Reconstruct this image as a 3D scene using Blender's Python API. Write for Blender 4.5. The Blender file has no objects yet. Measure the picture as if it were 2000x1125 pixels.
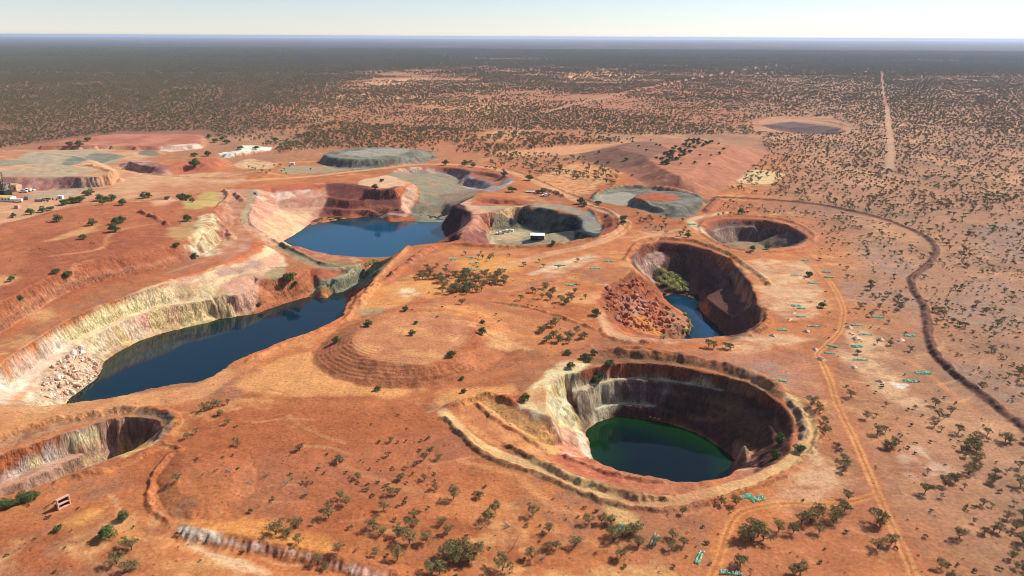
import bpy, math, random
import numpy as np
from mathutils import Vector, Matrix
from mathutils.geometry import delaunay_2d_cdt

# ------------------------------------------------------------------ camera, sky, sun, exposure
random.seed(7)
RNG = np.random.default_rng(11)
sc = bpy.context.scene
col = sc.collection
F, CAMH = 1428.0, 120.0                 # focal length in pixels of the 2000 px wide photograph, drone height in metres
PITCH, ROLL = math.radians(18.98), math.radians(0.28)
cr, sr, cp, sp = math.cos(ROLL), math.sin(ROLL), math.cos(PITCH), math.sin(PITCH)
cam_d = bpy.data.cameras.new('camera')
cam_d.sensor_width = 36.0
cam_d.lens = 36.0 * F / 2000.0
cam_d.clip_start = 1.0
cam_d.clip_end = 200000.0
cam = bpy.data.objects.new('camera', cam_d)
cam.matrix_world = Matrix(((cr, -sr, 0, 0), (sr * sp, cr * sp, -cp, 0), (sr * cp, cr * cp, sp, CAMH), (0, 0, 0, 1)))
col.objects.link(cam)
sc.camera = cam

SUN_EL, SUN_AZ = math.radians(41.0), math.radians(27.0)     # azimuth counted from +x (picture right) towards +y (away)
sun_dir = Vector((math.cos(SUN_EL) * math.cos(SUN_AZ), math.cos(SUN_EL) * math.sin(SUN_AZ), math.sin(SUN_EL)))
w = bpy.data.worlds.new('World')
sc.world = w
w.use_nodes = True
nt = w.node_tree
bg = nt.nodes['Background']
sky = nt.nodes.new('ShaderNodeTexSky')
sky.sky_type = 'NISHITA'
sky.sun_disc = False
sky.sun_elevation = SUN_EL
sky.sun_rotation = math.pi / 2 - SUN_AZ
sky.altitude = 500
sky.air_density = 1.0
sky.dust_density = 0.0
sky.ozone_density = 2.5
hs = nt.nodes.new('ShaderNodeHueSaturation')
hs.inputs['Saturation'].default_value = 0.75
tint = nt.nodes.new('ShaderNodeMix'); tint.data_type = 'RGBA'; tint.blend_type = 'MULTIPLY'; tint.inputs['Factor'].default_value = 1.0
tint.inputs['B'].default_value = (0.965, 0.975, 1.09, 1)          # white balance of the daylight sky
nt.links.new(sky.outputs[0], hs.inputs['Color']); nt.links.new(hs.outputs[0], tint.inputs['A'])
nt.links.new(tint.outputs['Result'], bg.inputs['Color'])
bg.inputs['Strength'].default_value = 0.088
sl = bpy.data.lights.new('sun', 'SUN')
sl.energy = 5.0
sl.angle = math.radians(0.53)
sl.color = (1.0, 0.95, 0.86)
so = bpy.data.objects.new('sun', sl)
so.rotation_euler = sun_dir.to_track_quat('Z', 'Y').to_euler()
so.location = (300, 200, 400)
col.objects.link(so)
vs = sc.view_settings
vs.view_transform = 'Standard'
vs.look = 'None'
vs.exposure = 0.4
vs.gamma = 1.0
sc.cycles.max_bounces = 5
sc.cycles.diffuse_bounces = 2
sc.cycles.glossy_bounces = 2
sc.cycles.transmission_bounces = 2
sc.cycles.volume_bounces = 0
sc.cycles.transparent_max_bounces = 8
sc.cycles.use_adaptive_sampling = True
sc.cycles.filter_width = 0.9
sc.cycles.use_denoising = True
sc.cycles.denoiser = 'OPENIMAGEDENOISE'
sc.cycles.denoising_input_passes = 'RGB_ALBEDO_NORMAL'
sc.cycles.denoising_prefilter = 'ACCURATE'

# ------------------------------------------------------------------ small tools
def ray(px, py):
    a = (np.asarray(px, float) - 1000) / F
    b = (562.5 - np.asarray(py, float)) / F
    x = a * cr - b * sr
    z = a * sr + b * cr
    return x, cp + z * sp, -sp + z * cp

def un(px, py, z=0.0):
    x, y, d = ray(px, py)
    t = (np.asarray(z, float) - CAMH) / d
    return np.stack([x * t, y * t, np.broadcast_to(np.asarray(z, float), np.shape(t))], -1)

def lin(c):
    c = np.asarray(c, float) / 255.0
    return np.where(c <= 0.04045, c / 12.92, ((c + 0.055) / 1.055) ** 2.4)

def _hash(ix, iy, seed):
    h = (ix.astype(np.int64) * 374761393 + iy.astype(np.int64) * 668265263 + seed * 1442695041) & 0xffffffff
    h = ((h ^ (h >> 13)) * 1274126177) & 0xffffffff
    return ((h ^ (h >> 16)) & 0xffff).astype(np.float32) / 65535.0

def vn(x, y, seed=0):
    ix = np.floor(x); iy = np.floor(y)
    fx = (x - ix).astype(np.float32); fy = (y - iy).astype(np.float32)
    fx = fx * fx * (3 - 2 * fx); fy = fy * fy * (3 - 2 * fy)
    ix = ix.astype(np.int64); iy = iy.astype(np.int64)
    a = _hash(ix, iy, seed); b = _hash(ix + 1, iy, seed); c = _hash(ix, iy + 1, seed); d = _hash(ix + 1, iy + 1, seed)
    return (a + (b - a) * fx) * (1 - fy) + (c + (d - c) * fx) * fy - 0.5

def fbm(x, y, wl, seed=0, octv=3, gain=0.5):
    s = 0; amp = 1.0; tot = 0
    for o in range(octv):
        s = s + amp * vn(x / wl + 17.3 * o, y / wl - 9.1 * o, seed + o * 31)
        tot += amp; amp *= gain; wl *= 0.47
    return s / tot * 2.0            # about -1 .. 1

def sstep(a, b, x):
    t = np.clip((x - a) / (b - a), 0, 1)
    return t * t * (3 - 2 * t)

def spline(pts, n=4, closed=False):
    P = np.asarray(pts, float)
    if len(P) < 3: return P
    out = []
    N = len(P)
    for i in range(N if closed else N - 1):
        p0 = P[(i - 1) % N] if closed or i > 0 else P[0]
        p1 = P[i]; p2 = P[(i + 1) % N]
        p3 = P[(i + 2) % N] if closed or i + 2 < N else P[-1]
        for k in range(n):
            t = k / n
            out.append(0.5 * (2 * p1 + (p2 - p0) * t + (2 * p0 - 5 * p1 + 4 * p2 - p3) * t * t + (3 * p1 - p0 - 3 * p2 + p3) * t ** 3))
    if not closed: out.append(P[-1])
    return np.array(out)

def inpoly(x, y, poly):
    r = np.zeros(np.shape(x), bool)
    n = len(poly)
    for i in range(n):
        x1, y1 = poly[i][:2]; x2, y2 = poly[(i + 1) % n][:2]
        if y1 == y2: continue
        c = ((y1 > y) != (y2 > y))
        r ^= c & (x < (x2 - x1) * (y - y1) / (y2 - y1) + x1)
    return r

def dline(x, y, pts, closed=False):
    """distance to a polyline and the length along it at the nearest point"""
    best = np.full(np.shape(x), 1e9); s = np.zeros(np.shape(x)); acc = 0.0
    n = len(pts)
    for i in range(n if closed else n - 1):
        ax, ay = pts[i][:2]; bx, by = pts[(i + 1) % n][:2]
        dx, dy = bx - ax, by - ay
        L2 = dx * dx + dy * dy
        if L2 < 1e-9: continue
        t = np.clip(((x - ax) * dx + (y - ay) * dy) / L2, 0, 1)
        d = np.hypot(x - ax - t * dx, y - ay - t * dy)
        m = d < best
        best = np.where(m, d, best); L = math.sqrt(L2)
        s = np.where(m, acc + t * L, s); acc += L
    return best, s

# ------------------------------------------------------------------ the terrain grid: rows by distance, columns fanning out
ys = [62.0]
while ys[-1] < 40000:
    y = ys[-1]
    r = 0.0021 if y > 125 else 0.01
    if y > 580: r = 0.0021 + 0.0027 * min(1, (y - 580) / 440)
    if y > 1180: r = 0.0048 + 0.05 * min(1, (y - 1180) / 1500)
    ys.append(y * (1 + r))
Y = np.array(ys); NR = len(Y)
U = np.linspace(-0.96, 0.96, 980); NC = len(U)
GX = U[None, :] * Y[:, None]
GY = np.repeat(Y[:, None], NC, 1)
LY = np.log(Y)
jidx = np.arange(NR, dtype=float)

def sample(A, x, y):
    fj = np.interp(np.log(np.maximum(y, 1.0)), LY, jidx)
    fi = np.clip((x / np.maximum(y, 1) - U[0]) / (U[1] - U[0]), 0, NC - 1.001)
    j = np.minimum(fj.astype(int), NR - 2); i = fi.astype(int)
    tj = fj - j; ti = fi - i
    if A.ndim == 3: tj = tj[..., None]; ti = ti[..., None]
    return (A[j, i] * (1 - ti) + A[j, i + 1] * ti) * (1 - tj) + (A[j + 1, i] * (1 - ti) + A[j + 1, i + 1] * ti) * tj

Z = np.zeros((NR, NC))
nearm = 1 - sstep(900, 1500, GY)
Z += (fbm(GX, GY, 60, 3, 3) * 0.7 + fbm(GX, GY, 9, 5, 2) * 0.12) * nearm
Z += fbm(GX, GY, 3000, 8, 2) * 10 * sstep(6000, 20000, GY)

RY = np.exp(np.linspace(math.log(75), math.log(9000), 2600))
def hit(pts):
    """where the ray through each picture point meets the terrain built so far"""
    P = np.asarray(pts, float).reshape(-1, np.shape(pts)[-1])
    dx, dy, dz = ray(P[:, 0], P[:, 1])
    out = np.zeros((len(P), 3))
    for k in range(len(P)):
        t = RY / dy[k]
        zr = CAMH + dz[k] * t
        zt = sample(Z, dx[k] * t, RY)
        b = np.nonzero(zr < zt)[0]
        q = b[0] if len(b) else len(t) - 1
        if q > 0 and len(b):
            d0 = zr[q - 1] - zt[q - 1]; d1 = zt[q] - zr[q]
            tt = t[q - 1] + (t[q] - t[q - 1]) * d0 / max(d0 + d1, 1e-9)
        else: tt = t[q]
        out[k] = (dx[k] * tt, dy[k] * tt, CAMH + dz[k] * tt)
    return out

def S(pts, z=None, n=3, closed=False):
    """a survey string: picture points at a level (one for all, or the third number of each point)"""
    P = np.asarray(pts, float)
    if P.shape[1] == 2: P = np.concatenate([P, np.full((len(P), 1), float(z))], 1)
    P = spline(P, n, closed)
    return un(P[:, 0], P[:, 1], P[:, 2])

def Sx(pts, zproj, zset, n=3):
    q = S(pts, zproj, n); q[:, 2] = zset
    return q

def G(pts, n=3, closed=False, dz=0.0):
    """a string lying on the terrain built so far"""
    q = spline(hit(pts), n, closed)
    q[:, 2] = sample(Z, q[:, 0], q[:, 1]) + dz
    return q

def shift(s, dx, dy, z):
    s = np.array(s, float); s[:, 0] += dx; s[:, 1] += dy; s[:, 2] = z
    return s

def rows_for(y0, y1):
    return max(0, np.searchsorted(Y, y0) - 1), min(NR, np.searchsorted(Y, y1) + 1)

def box(x0, x1, y0, y1):
    a, b = rows_for(max(y0, 62), max(y1, 63))
    us = [x / max(y, 62) for x in (x0, x1) for y in (max(y0, 62), max(y1, 63))]
    i0 = max(0, int((min(us) - U[0]) / (U[1] - U[0])) - 1); i1 = min(NC, int((max(us) - U[0]) / (U[1] - U[0])) + 2)
    return slice(a, b), slice(i0, i1)

PITS = []
def tin(boundary, strings, name=None):
    """replace the terrain inside a boundary by the triangulated surface through the strings"""
    vs_, es = [], []
    def add(st, closed):
        st = np.asarray(st, float)
        k = len(vs_)
        vs_.extend(st.tolist())
        n = len(st)
        for i in range(n if closed else n - 1): es.append((k + i, k + (i + 1) % n))
    add(boundary, True)
    for st in strings: add(st, False)
    V = np.array(vs_)
    vo, eo, fo, ov, oe, of = delaunay_2d_cdt([Vector(v[:2]) for v in vs_], es, [], 0, 1e-3)
    zz = np.zeros(len(vo)); xy = np.array([(v.x, v.y) for v in vo])
    for k, src in enumerate(ov):
        if len(src): zz[k] = V[src[0], 2]
        else: zz[k] = V[np.argmin(np.hypot(V[:, 0] - xy[k, 0], V[:, 1] - xy[k, 1])), 2]
    b = np.asarray(boundary)
    for f in fo:
        p = xy[list(f)]; q = zz[list(f)]
        c = p.mean(0)
        if not inpoly(c[0], c[1], b): continue
        J, I = box(p[:, 0].min(), p[:, 0].max(), p[:, 1].min(), p[:, 1].max())
        x = GX[J, I]; y = GY[J, I]
        if x.size == 0: continue
        d = (p[1, 1] - p[2, 1]) * (p[0, 0] - p[2, 0]) + (p[2, 0] - p[1, 0]) * (p[0, 1] - p[2, 1])
        if abs(d) < 1e-9: continue
        l0 = ((p[1, 1] - p[2, 1]) * (x - p[2, 0]) + (p[2, 0] - p[1, 0]) * (y - p[2, 1])) / d
        l1 = ((p[2, 1] - p[0, 1]) * (x - p[2, 0]) + (p[0, 0] - p[2, 0]) * (y - p[2, 1])) / d
        l2 = 1 - l0 - l1
        m = (l0 >= -1e-6) & (l1 >= -1e-6) & (l2 >= -1e-6)
        Z[J, I] = np.where(m, l0 * q[0] + l1 * q[1] + l2 * q[2], Z[J, I])
    if name: PITS.append((name, b[:, :2]))

def mound(pts, h, prof=1.0, closed_base=True, top=None, rough=0.0, wl=4.0, seed=1, rill=0.0, rwl=2.6):
    """a heap: base outline and, inside it, a top outline; the flank is a straight slope between them"""
    b = G(pts, 3, True)[:, :2]
    t = spline(un(*np.asarray(top, float).T, h)[:, :2], 3, True)
    J, I = box(b[:, 0].min(), b[:, 0].max(), b[:, 1].min(), b[:, 1].max())
    x = GX[J, I]; y = GY[J, I]
    wa = 0.0045 * y.mean() if y.size else 0
    x, y = x + wa * fbm(x, y, 6 * wa + 3, seed + 11, 3), y + wa * fbm(x, y, 6 * wa + 3, seed + 17, 3)
    inb = inpoly(x, y, b); int_ = inpoly(x, y, t)
    db, sb = dline(x, y, b, True); dt, _ = dline(x, y, t, True)
    f = np.where(int_, 1.0, db / (db + dt + 1e-6)) * inb
    f = f ** prof
    Z[J, I] += np.where(inb, f * h + rough * fbm(x, y, wl, seed, 3) * np.minimum(1, f * 4), 0)
    if rill:
        ss = sb + 1.2 * fbm(x, y, 9, seed + 3, 2)
        g_ = np.abs(vn(ss / rwl, ss * 0 + seed, seed)) * 2 + 0.6 * np.abs(vn(ss / (rwl * 0.45), ss * 0 + seed, seed + 1)) * 2
        Z[J, I] -= inb * rill * np.clip(1 - 2.2 * g_, 0, 1) * np.clip(4 * f * (1.15 - f), 0, 1)
    return b

def bund(pts, wid, h, lump=0.35, wl=4.0, seed=2, flat=0.15, n=4, world=None):
    """a pushed-up windrow of earth along a line"""
    L = G(pts, n) if world is None else world
    x0, x1, y0, y1 = L[:, 0].min() - wid, L[:, 0].max() + wid, L[:, 1].min() - wid, L[:, 1].max() + wid
    J, I = box(x0, x1, y0, y1)
    x = GX[J, I]; y = GY[J, I]
    d, s = dline(x, y, L)
    k = np.arange(0, 1)
    hh = h * np.maximum(0.05, 1 + lump * 2.4 * vn(s / wl, s * 0 + seed, seed) + lump * 1.6 * vn(s / (wl * 5), s * 0, seed + 9) + 0.6 * lump * fbm(x, y, 1.8, seed, 2))
    d = d + 0.16 * wid * fbm(x, y, 3.5, seed + 5, 2)
    f = np.clip(1 - (d / (wid / 2) - flat) / (1 - flat), 0, 1)
    f = f * f * (3 - 2 * f) * 0.5 + f * 0.5
    e = np.minimum(1, np.minimum(s, s.max() - s) / (wid * 0.7) + 0.02)
    Z[J, I] += hh * f * e
    return L[:, :2]

def wobble(amp, wl, seed):
    """jitter the surface sideways: cliffs break into ribs and gullies, flats stay flat"""
    global Z
    m = (GY < 900)
    x = GX[m]; y = GY[m]
    wx = sum(a * fbm(x, y, l, seed + 3 * k, 2) for k, (a, l) in enumerate(zip(amp, wl)))
    wy = sum(a * fbm(x, y, l, seed + 50 + 3 * k, 2) for k, (a, l) in enumerate(zip(amp, wl)))
    Zn = Z.copy()
    Zn[m] = sample(Z, x + wx, y + wy)
    Z = Zn

# ------------------------------------------------------------------ heaps, hills and dumps
HEAPS = []
def heap(name, base, h, top, **k):
    HEAPS.append((name, mound(base, h, top=top, **k)))

heap('hill', [(-150, 480), (0, 442), (100, 412), (200, 396), (330, 391), (430, 396), (452, 415), (446, 450), (405, 492), (345, 518), (280, 534), (200, 550), (130, 572), (60, 612), (0, 650), (-120, 705)], 9,
     [(-140, 490), (0, 446), (100, 416), (200, 401), (330, 397), (410, 404), (405, 440), (350, 470), (270, 490), (180, 510), (90, 545), (0, 590), (-110, 640)], prof=0.8, rough=1.1, wl=30, seed=21, rill=0.55, rwl=3.4)
heap('quarry_plateau', [(-160, 374), (0, 373), (60, 371), (150, 367), (212, 361), (232, 348), (228, 334), (205, 322), (150, 305), (60, 296), (-160, 296)], 8,
     [(-160, 348), (0, 347), (60, 346), (130, 345), (190, 348), (212, 345), (218, 334), (195, 322), (150, 306), (60, 297), (-160, 297)], prof=0.9, rough=0.6, wl=9, seed=22)
heap('far_left_dump', [(40, 291), (200, 291), (380, 291), (405, 276), (385, 263), (230, 263), (140, 273), (50, 286)], 3.5,
     [(80, 287), (200, 287), (360, 287), (392, 275), (375, 264), (235, 264), (150, 274), (80, 284)], rough=0.6, wl=20, seed=23)
heap('white_heap', [(426, 302), (446, 307), (490, 302), (533, 293), (530, 287), (482, 291), (440, 298)], 3,
     [(438, 300), (452, 302), (490, 297), (522, 289), (505, 288), (470, 294)], rough=0.6, wl=10, seed=27)
heap('left_mound', [(232, 320), (250, 330), (300, 342), (330, 342), (360, 335), (430, 335), (450, 318), (430, 308), (390, 308), (320, 318), (270, 318)], 6,
     [(250, 316), (290, 325), (320, 325), (370, 318), (420, 316), (425, 308), (380, 307), (310, 313)], rough=0.9, wl=12, seed=24)
heap('grey_stockpile', [(626, 317), (640, 323), (690, 329), (760, 326), (830, 316), (850, 303), (820, 294), (740, 290), (660, 296), (630, 307)], 7.5,
     [(634, 303), (680, 311), (740, 311), (790, 305), (822, 297), (800, 291), (730, 288), (670, 292)], rough=0.9, wl=9, seed=25, rill=1.2, rwl=3.0)
heap('far_dump', [(1130, 300), (1165, 322), (1215, 338), (1245, 352), (1265, 368), (1300, 374), (1380, 383), (1425, 366), (1455, 342), (1482, 312), (1497, 296), (1440, 282), (1380, 272), (1300, 269), (1220, 275), (1160, 287)], 11,
     [(1205, 288), (1255, 303), (1295, 328), (1315, 342), (1345, 338), (1385, 313), (1425, 288), (1395, 277), (1320, 272), (1250, 276)], prof=1.2, rough=0.9, wl=16, seed=26, rill=0.7, rwl=5)
heap('terraced_dump', [(611, 690), (622, 718), (660, 741), (720, 753), (790, 759), (860, 754), (920, 736), (970, 706), (1002, 675), (992, 640), (940, 610), (880, 586), (800, 590), (720, 610), (660, 642)], 5.2,
     [(688, 655), (690, 682), (720, 700), (780, 711), (840, 713), (880, 705), (907, 680), (930, 650), (900, 620), (840, 604), (760, 612), (710, 632)], prof=1.0, rough=0.25, wl=7, seed=28, rill=0.12, rwl=2.4)
tb = HEAPS[-1][1]
heap('low_rise', [(330, 900), (350, 880), (420, 872), (480, 885), (500, 930), (470, 985), (400, 1010), (345, 1010), (312, 975), (312, 930)], 2.0,
     [(370, 905), (430, 900), (455, 930), (430, 965), (375, 970), (345, 945)], prof=0.8, rough=0.2, wl=5, seed=29, rill=0.35, rwl=2.0)
# trench behind the quarry fill, ditch lines
bund([(925, 391), (960, 393), (1000, 395), (1030, 397)], 16, -4.0, 0.1, 6, 31)

# ------------------------------------------------------------------ the two long lakes and the causeway between them
ZA = ZB = -18.0
nearA = [(742, 529), (720, 557), (700, 572), (679, 586), (672, 602), (664, 618), (640, 632), (612, 646), (560, 662), (520, 678), (480, 694), (440, 716), (396, 742), (340, 750), (280, 762), (200, 778), (128, 787)]
outer = [(-70, 772), (-35, 742), (0, 716), (30, 690), (60, 670), (110, 637), (180, 602), (260, 574), (300, 561), (332, 544), (380, 534), (420, 522), (460, 506), (500, 484), (516, 477),
         (500, 466), (480, 446), (470, 424), (482, 400), (496, 379), (507, 368), (540, 366), (580, 362), (612, 359), (660, 358), (690, 362), (720, 369), (745, 371), (770, 369), (788, 361), (800, 355),
         (780, 349), (765, 345), (757, 342), (765, 336), (778, 330), (820, 327), (860, 326), (900, 329), (920, 333), (960, 337), (994, 347), (990, 360), (970, 372), (936, 378), (916, 390), (888, 401),
         (903, 409), (918, 415), (921, 428), (909, 441), (901, 455), (895, 468), (880, 472), (850, 474), (824, 477), (796, 481), (785, 491), (770, 501), (756, 515)] + nearA + [(90, 790), (45, 789), (5, 786), (-40, 782)]
B_ = G(outer, 3, True)
nA = G(nearA, 3)
midA = S([(20, 752), (80, 706), (148, 662), (200, 638), (250, 618), (300, 600), (360, 588), (440, 578), (480, 564), (502, 552)], -8)
wlA = S([(128, 784), (160, 763), (186, 740), (200, 714), (207, 702), (240, 682), (280, 663), (340, 645), (400, 631), (440, 621), (492, 614), (520, 606), (560, 591), (600, 580), (624, 573), (660, 571), (680, 566), (700, 558), (725, 541), (737, 531)], ZA)
toeA = wlA.copy(); toeA[:, 2] += 2.0; toeA[:, 0] -= 1.6; toeA[:, 1] += 2.2
upA = S([(345, 549, -1), (400, 545, -2), (444, 540, -3.5), (480, 535, -4.5), (520, 527, -5.5), (540, 521, -6)])
upA2 = shift(upA, 1.2, -3.5, 0); upA2[:, 2] = upA[:, 2] - 0.2
road = S([(494, 386, -0.5), (487, 402, -1.2), (478, 421, -2), (484, 442, -3), (505, 461, -4), (548, 485, -5.2), (590, 506, -6.8), (625, 519, -8), (660, 522, -8.5), (700, 518, -9), (733, 512, -9.6)])
crestL = S([(503, 388, -1), (499, 400, -1.2), (487, 421, -2), (492, 440, -3), (513, 457, -4), (550, 476, -5)])
emb = S([(568, 478, -4.2), (585, 481, -4.4), (602, 486, -6), (640, 495.5, -9), (680, 499, -11.5), (720, 502, -12.3), (766, 501, -12.3)])
emb2 = S([(640, 508, -9.6), (690, 508, -11.8), (730, 508, -12), (755, 508, -12)])
slopeTop = S([(548, 524, -6.2), (600, 524, -8), (640, 524, -8.6), (684, 521, -9.2)])
treeBench = S([(506, 545, -6), (530, 543, -6.2), (560, 543, -6.8), (582, 540, -7.8)])
greyB = S([(622, 557, -12.4), (640, 553, -12), (665, 543, -11.4), (690, 531, -10.8), (715, 521, -10.2)])
greyB2 = S([(626, 550, -12.2), (655, 538, -11.4), (680, 527, -10.8)])
b1 = S([(510, 388, -4), (540, 388, -7), (560, 387, -7), (600, 384, -7), (640, 382, -7), (670, 388, -7), (710, 388, -7), (784, 384, -7)])
b1b = shift(b1, -0.3, -4.5, 0); b1b[:, 2] = b1[:, 2]
b2 = S([(545, 408, -13), (586, 406, -13), (632, 404, -13), (690, 408, -13), (786, 408, -13)])
b2b = shift(b2, -0.3, -4.0, -13)
wlB = S([(552, 471), (570, 461), (592, 446), (604, 436), (618, 427), (652, 422), (680, 426), (708, 423), (750, 422), (794, 420.5), (820, 420), (850, 418.5), (874, 416.5), (867, 430), (864, 444), (869, 459), (877, 468)], ZB)
prom = S([(803, 358, -0.6), (813, 365, -2), (813, 380, -6.5), (807, 396, -11.5), (799, 412, -16)])
bwall = S([(796, 338.5, -4.5), (840, 339.5, -5.5), (880, 341, -6.5), (898, 350, -8.5), (896, 362, -10.5), (912, 371, -11)])
fill = [S([(790, 350, -2), (806, 364, -4.5), (824, 384, -9), (832, 402, -12.5)]), S([(846, 370, -8), (862, 388, -10), (876, 402, -12)])]
deep = [S([(906, 348, -5), (925, 349, -5), (945, 353, -5), (960, 362, -5), (950, 370, -4)]), S([(908, 363, -12), (928, 368, -12), (944, 371, -10)]), S([(930, 341, -3), (958, 345, -3.2), (980, 354, -3.2), (975, 364, -3)])]
under = [shift(nA, -1, 9, -24)[6:], shift(emb, -1, 8, -23), shift(G([(824, 477), (850, 474)], 3), 0, 8, -23), Sx([(220, 740), (300, 712), (420, 670), (560, 622), (650, 595)], ZA, -27), Sx([(600, 468), (700, 462), (800, 452)], ZB, -27)]
leftA = S([(10, 765, -5), (50, 752, -9), (95, 735, -10), (140, 700, -10)])
leftA2 = S([(40, 782, -4), (80, 778, -10), (105, 770, -14)])
tin(B_, [midA, shift(midA, 1.8, -3.2, -8.3), toeA, wlA, upA, upA2, road + np.array((-3.2, 0, 0)), road + np.array((3.2, -1, 0)), crestL, emb, emb2, slopeTop, treeBench, greyB, greyB2, b1, b1b, b2, b2b, wlB, prom, bwall, leftA, leftA2] + fill + deep + under, 'lake_pit')

# ------------------------------------------------------------------ back-filled pit with the shed
ZC = -12.5
bC = G([(926, 424), (945, 417), (975, 411), (1000, 406), (1030, 401), (1060, 407), (1100, 414), (1126, 423), (1138, 424), (1143, 414), (1146, 405), (1165, 409), (1188, 420), (1197, 432), (1193, 446), (1178, 456), (1150, 464), (1120, 469), (1080, 475), (1040, 478), (1000, 478), (960, 476), (925, 474), (908, 470), (913, 452), (923, 436)], 3, True)
nC = G([(960, 476), (1000, 478), (1040, 478), (1080, 475), (1120, 469), (1150, 464)], 3)
tin(bC, [S([(1000, 424), (996, 434), (1030, 447), (1070, 456), (1112, 466)], ZC), S([(968, 432), (960, 442), (957, 456), (962, 470)], ZC), shift(nC, 0, 6, ZC)[:-3],
         S([(1052, 426, -5.6), (1085, 434, -5.8), (1115, 442, -6.2)]), S([(1140, 430, -0.5), (1160, 428, -2), (1173, 434, -4), (1176, 450, -6)]), S([(1120, 450, -4), (1140, 448, -3), (1160, 452, -3.5)]),
         S([(1158, 416, -8), (1178, 428, -8), (1184, 440, -8)]), S([(940, 428, -2), (935, 450, -4), (930, 466, -5)])], 'filled_pit')

# ------------------------------------------------------------------ pit with the rock slide
ZD = -20.0
bD = G([(1237, 504), (1252, 483), (1270, 475), (1300, 474), (1340, 477), (1380, 488), (1420, 504), (1434, 518), (1446, 534), (1462, 550), (1470, 568), (1479, 590), (1487, 611), (1484, 627), (1470, 639), (1455, 646), (1438, 652), (1416, 655), (1350, 660), (1300, 664), (1268, 664), (1225, 662), (1195, 651), (1176, 633), (1169, 612), (1166, 590), (1178, 558), (1205, 545), (1222, 538), (1231, 522)], 3, True)
d1 = S([(1250, 506, -5), (1262, 497, -5), (1288, 491, -5), (1320, 490, -5), (1350, 499, -5), (1390, 511, -5), (1424, 523, -5)])
slide = [S([(1186, 566, -1.5), (1215, 556, -2.5), (1240, 546, -5)]), S([(1180, 600, -1.5), (1200, 592, -3), (1228, 580, -6), (1256, 566, -10)]), S([(1200, 625, -2.5), (1230, 612, -6.5), (1262, 598, -11), (1284, 590, -16)]),
         S([(1235, 645, -4), (1262, 632, -9), (1292, 622, -14), (1318, 616, -17)]), S([(1285, 652, -7), (1310, 644, -13), (1335, 636, -17)])]
tin(bD, [d1, shift(d1, -0.4, -2.6, -5.2), S([(1286, 553), (1300, 547), (1322, 544), (1348, 543), (1380, 547), (1408, 548)], -18), S([(1248, 520, -7), (1262, 536, -13), (1276, 548, -18)]),
         S([(1290, 571), (1296, 581), (1316, 598), (1332, 607), (1352, 632), (1350, 650)], ZD), S([(1290, 571), (1312, 574), (1345, 572), (1370, 578), (1364, 592), (1368, 606), (1396, 633), (1414, 651)], ZD),
         S([(1432, 528, -4), (1420, 546, -6), (1406, 566, -10), (1377, 578, -13), (1392, 592, -13), (1415, 611, -13), (1440, 624, -12), (1458, 634, -9)]),
         S([(1432, 556, -9.5), (1450, 588, -9.5), (1466, 606, -9)]), S([(1446, 548, -3), (1462, 576, -4), (1474, 600, -4)]),
         shift(G([(1416, 655), (1385, 657), (1355, 660)], 3), 0, 8, -25), Sx([(1318, 585), (1345, 602), (1365, 622), (1385, 645)], ZD, -26), Sx([(1372, 648), (1400, 652)], ZD, -26), np.array([(80, 306, -26), (96, 306, -26.0)]), np.array([(84, 324, -26), (97, 320, -26.0)])] + slide, 'slide_pit')

# ------------------------------------------------------------------ dry round pit
bE = G([(1380, 439), (1388, 434), (1412, 429), (1450, 428), (1490, 430), (1530, 438), (1560, 450), (1575, 464), (1571, 473), (1556, 479), (1520, 484), (1480, 485), (1440, 483), (1412, 478), (1388, 463), (1379, 450)], 3, True)
e1 = S([(1393, 450), (1402, 445), (1440, 441), (1490, 443), (1520, 449), (1544, 458), (1560, 469)], -4)
tin(bE, [e1, shift(e1, -0.3, -3.6, -4.1), np.concatenate([np.array([(138, 438, -13), (136, 455, -13), (139, 472, -13), (146, 482, -13.0)]), S([(1450, 470), (1490, 471), (1530, 476), (1548, 479)], -13)]), np.array([(150, 445, -13), (160, 458, -13), (175, 462, -13.0)]), shift(G([(1440, 483), (1480, 485), (1520, 484)], 3), 0, 7, -13),
         S([(1466, 475), (1500, 473), (1530, 478)], -13), S([(1480, 479), (1500, 478), (1518, 481)], -17)], 'round_pit')

# ------------------------------------------------------------------ pit with the green lake and its ramp
ZF = -17.5
# the ground beyond the rim stands higher: a scarp runs round the far side
sF = G([(1150, 694), (1200, 692), (1240, 696), (1300, 698), (1360, 708), (1420, 720), (1470, 736), (1510, 757), (1534, 776)], 3)
bF = [(866, 802), (885, 794), (925, 780), (965, 777), (998, 786), (1016, 796), (1044, 804), (1072, 813), (1069, 790), (1068, 762), (1078, 746), (1095, 736), (1114, 729), (1132, 729), (1156, 721), (1180, 717), (1210, 711), (1260, 711), (1320, 716), (1360, 724), (1420, 736), (1460, 748), (1490, 766), (1526, 792), (1548, 814), (1552, 834), (1547, 850), (1541, 866), (1540, 882), (1522, 900), (1500, 914), (1470, 928), (1437, 938), (1400, 949), (1368, 958), (1340, 968), (1310, 973), (1260, 969), (1200, 954), (1120, 929), (1060, 909), (1000, 893), (950, 873), (900, 838)]
bF = G(bF, 3, True)
crestN = S([(1160, 897, -6.5), (1190, 909, -6), (1225, 922, -5), (1289, 934, -4), (1348, 942, -3), (1368, 940, -2.5), (1416, 929, -2.2), (1437, 917, -2.5), (1462, 912, -4)])
f1 = S([(1118, 758), (1144, 752), (1170, 745), (1200, 738), (1240, 735), (1300, 740), (1340, 746), (1406, 760), (1440, 769), (1480, 789), (1508, 816), (1518, 838), (1521, 858), (1508, 880), (1490, 906)], -5)
f1b = f1.copy(); f1b[:, 2] = -5.2; f1b[:, 1] -= 2.4; f1b[len(f1) * 2 // 3:, 0] -= 2.0
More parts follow.
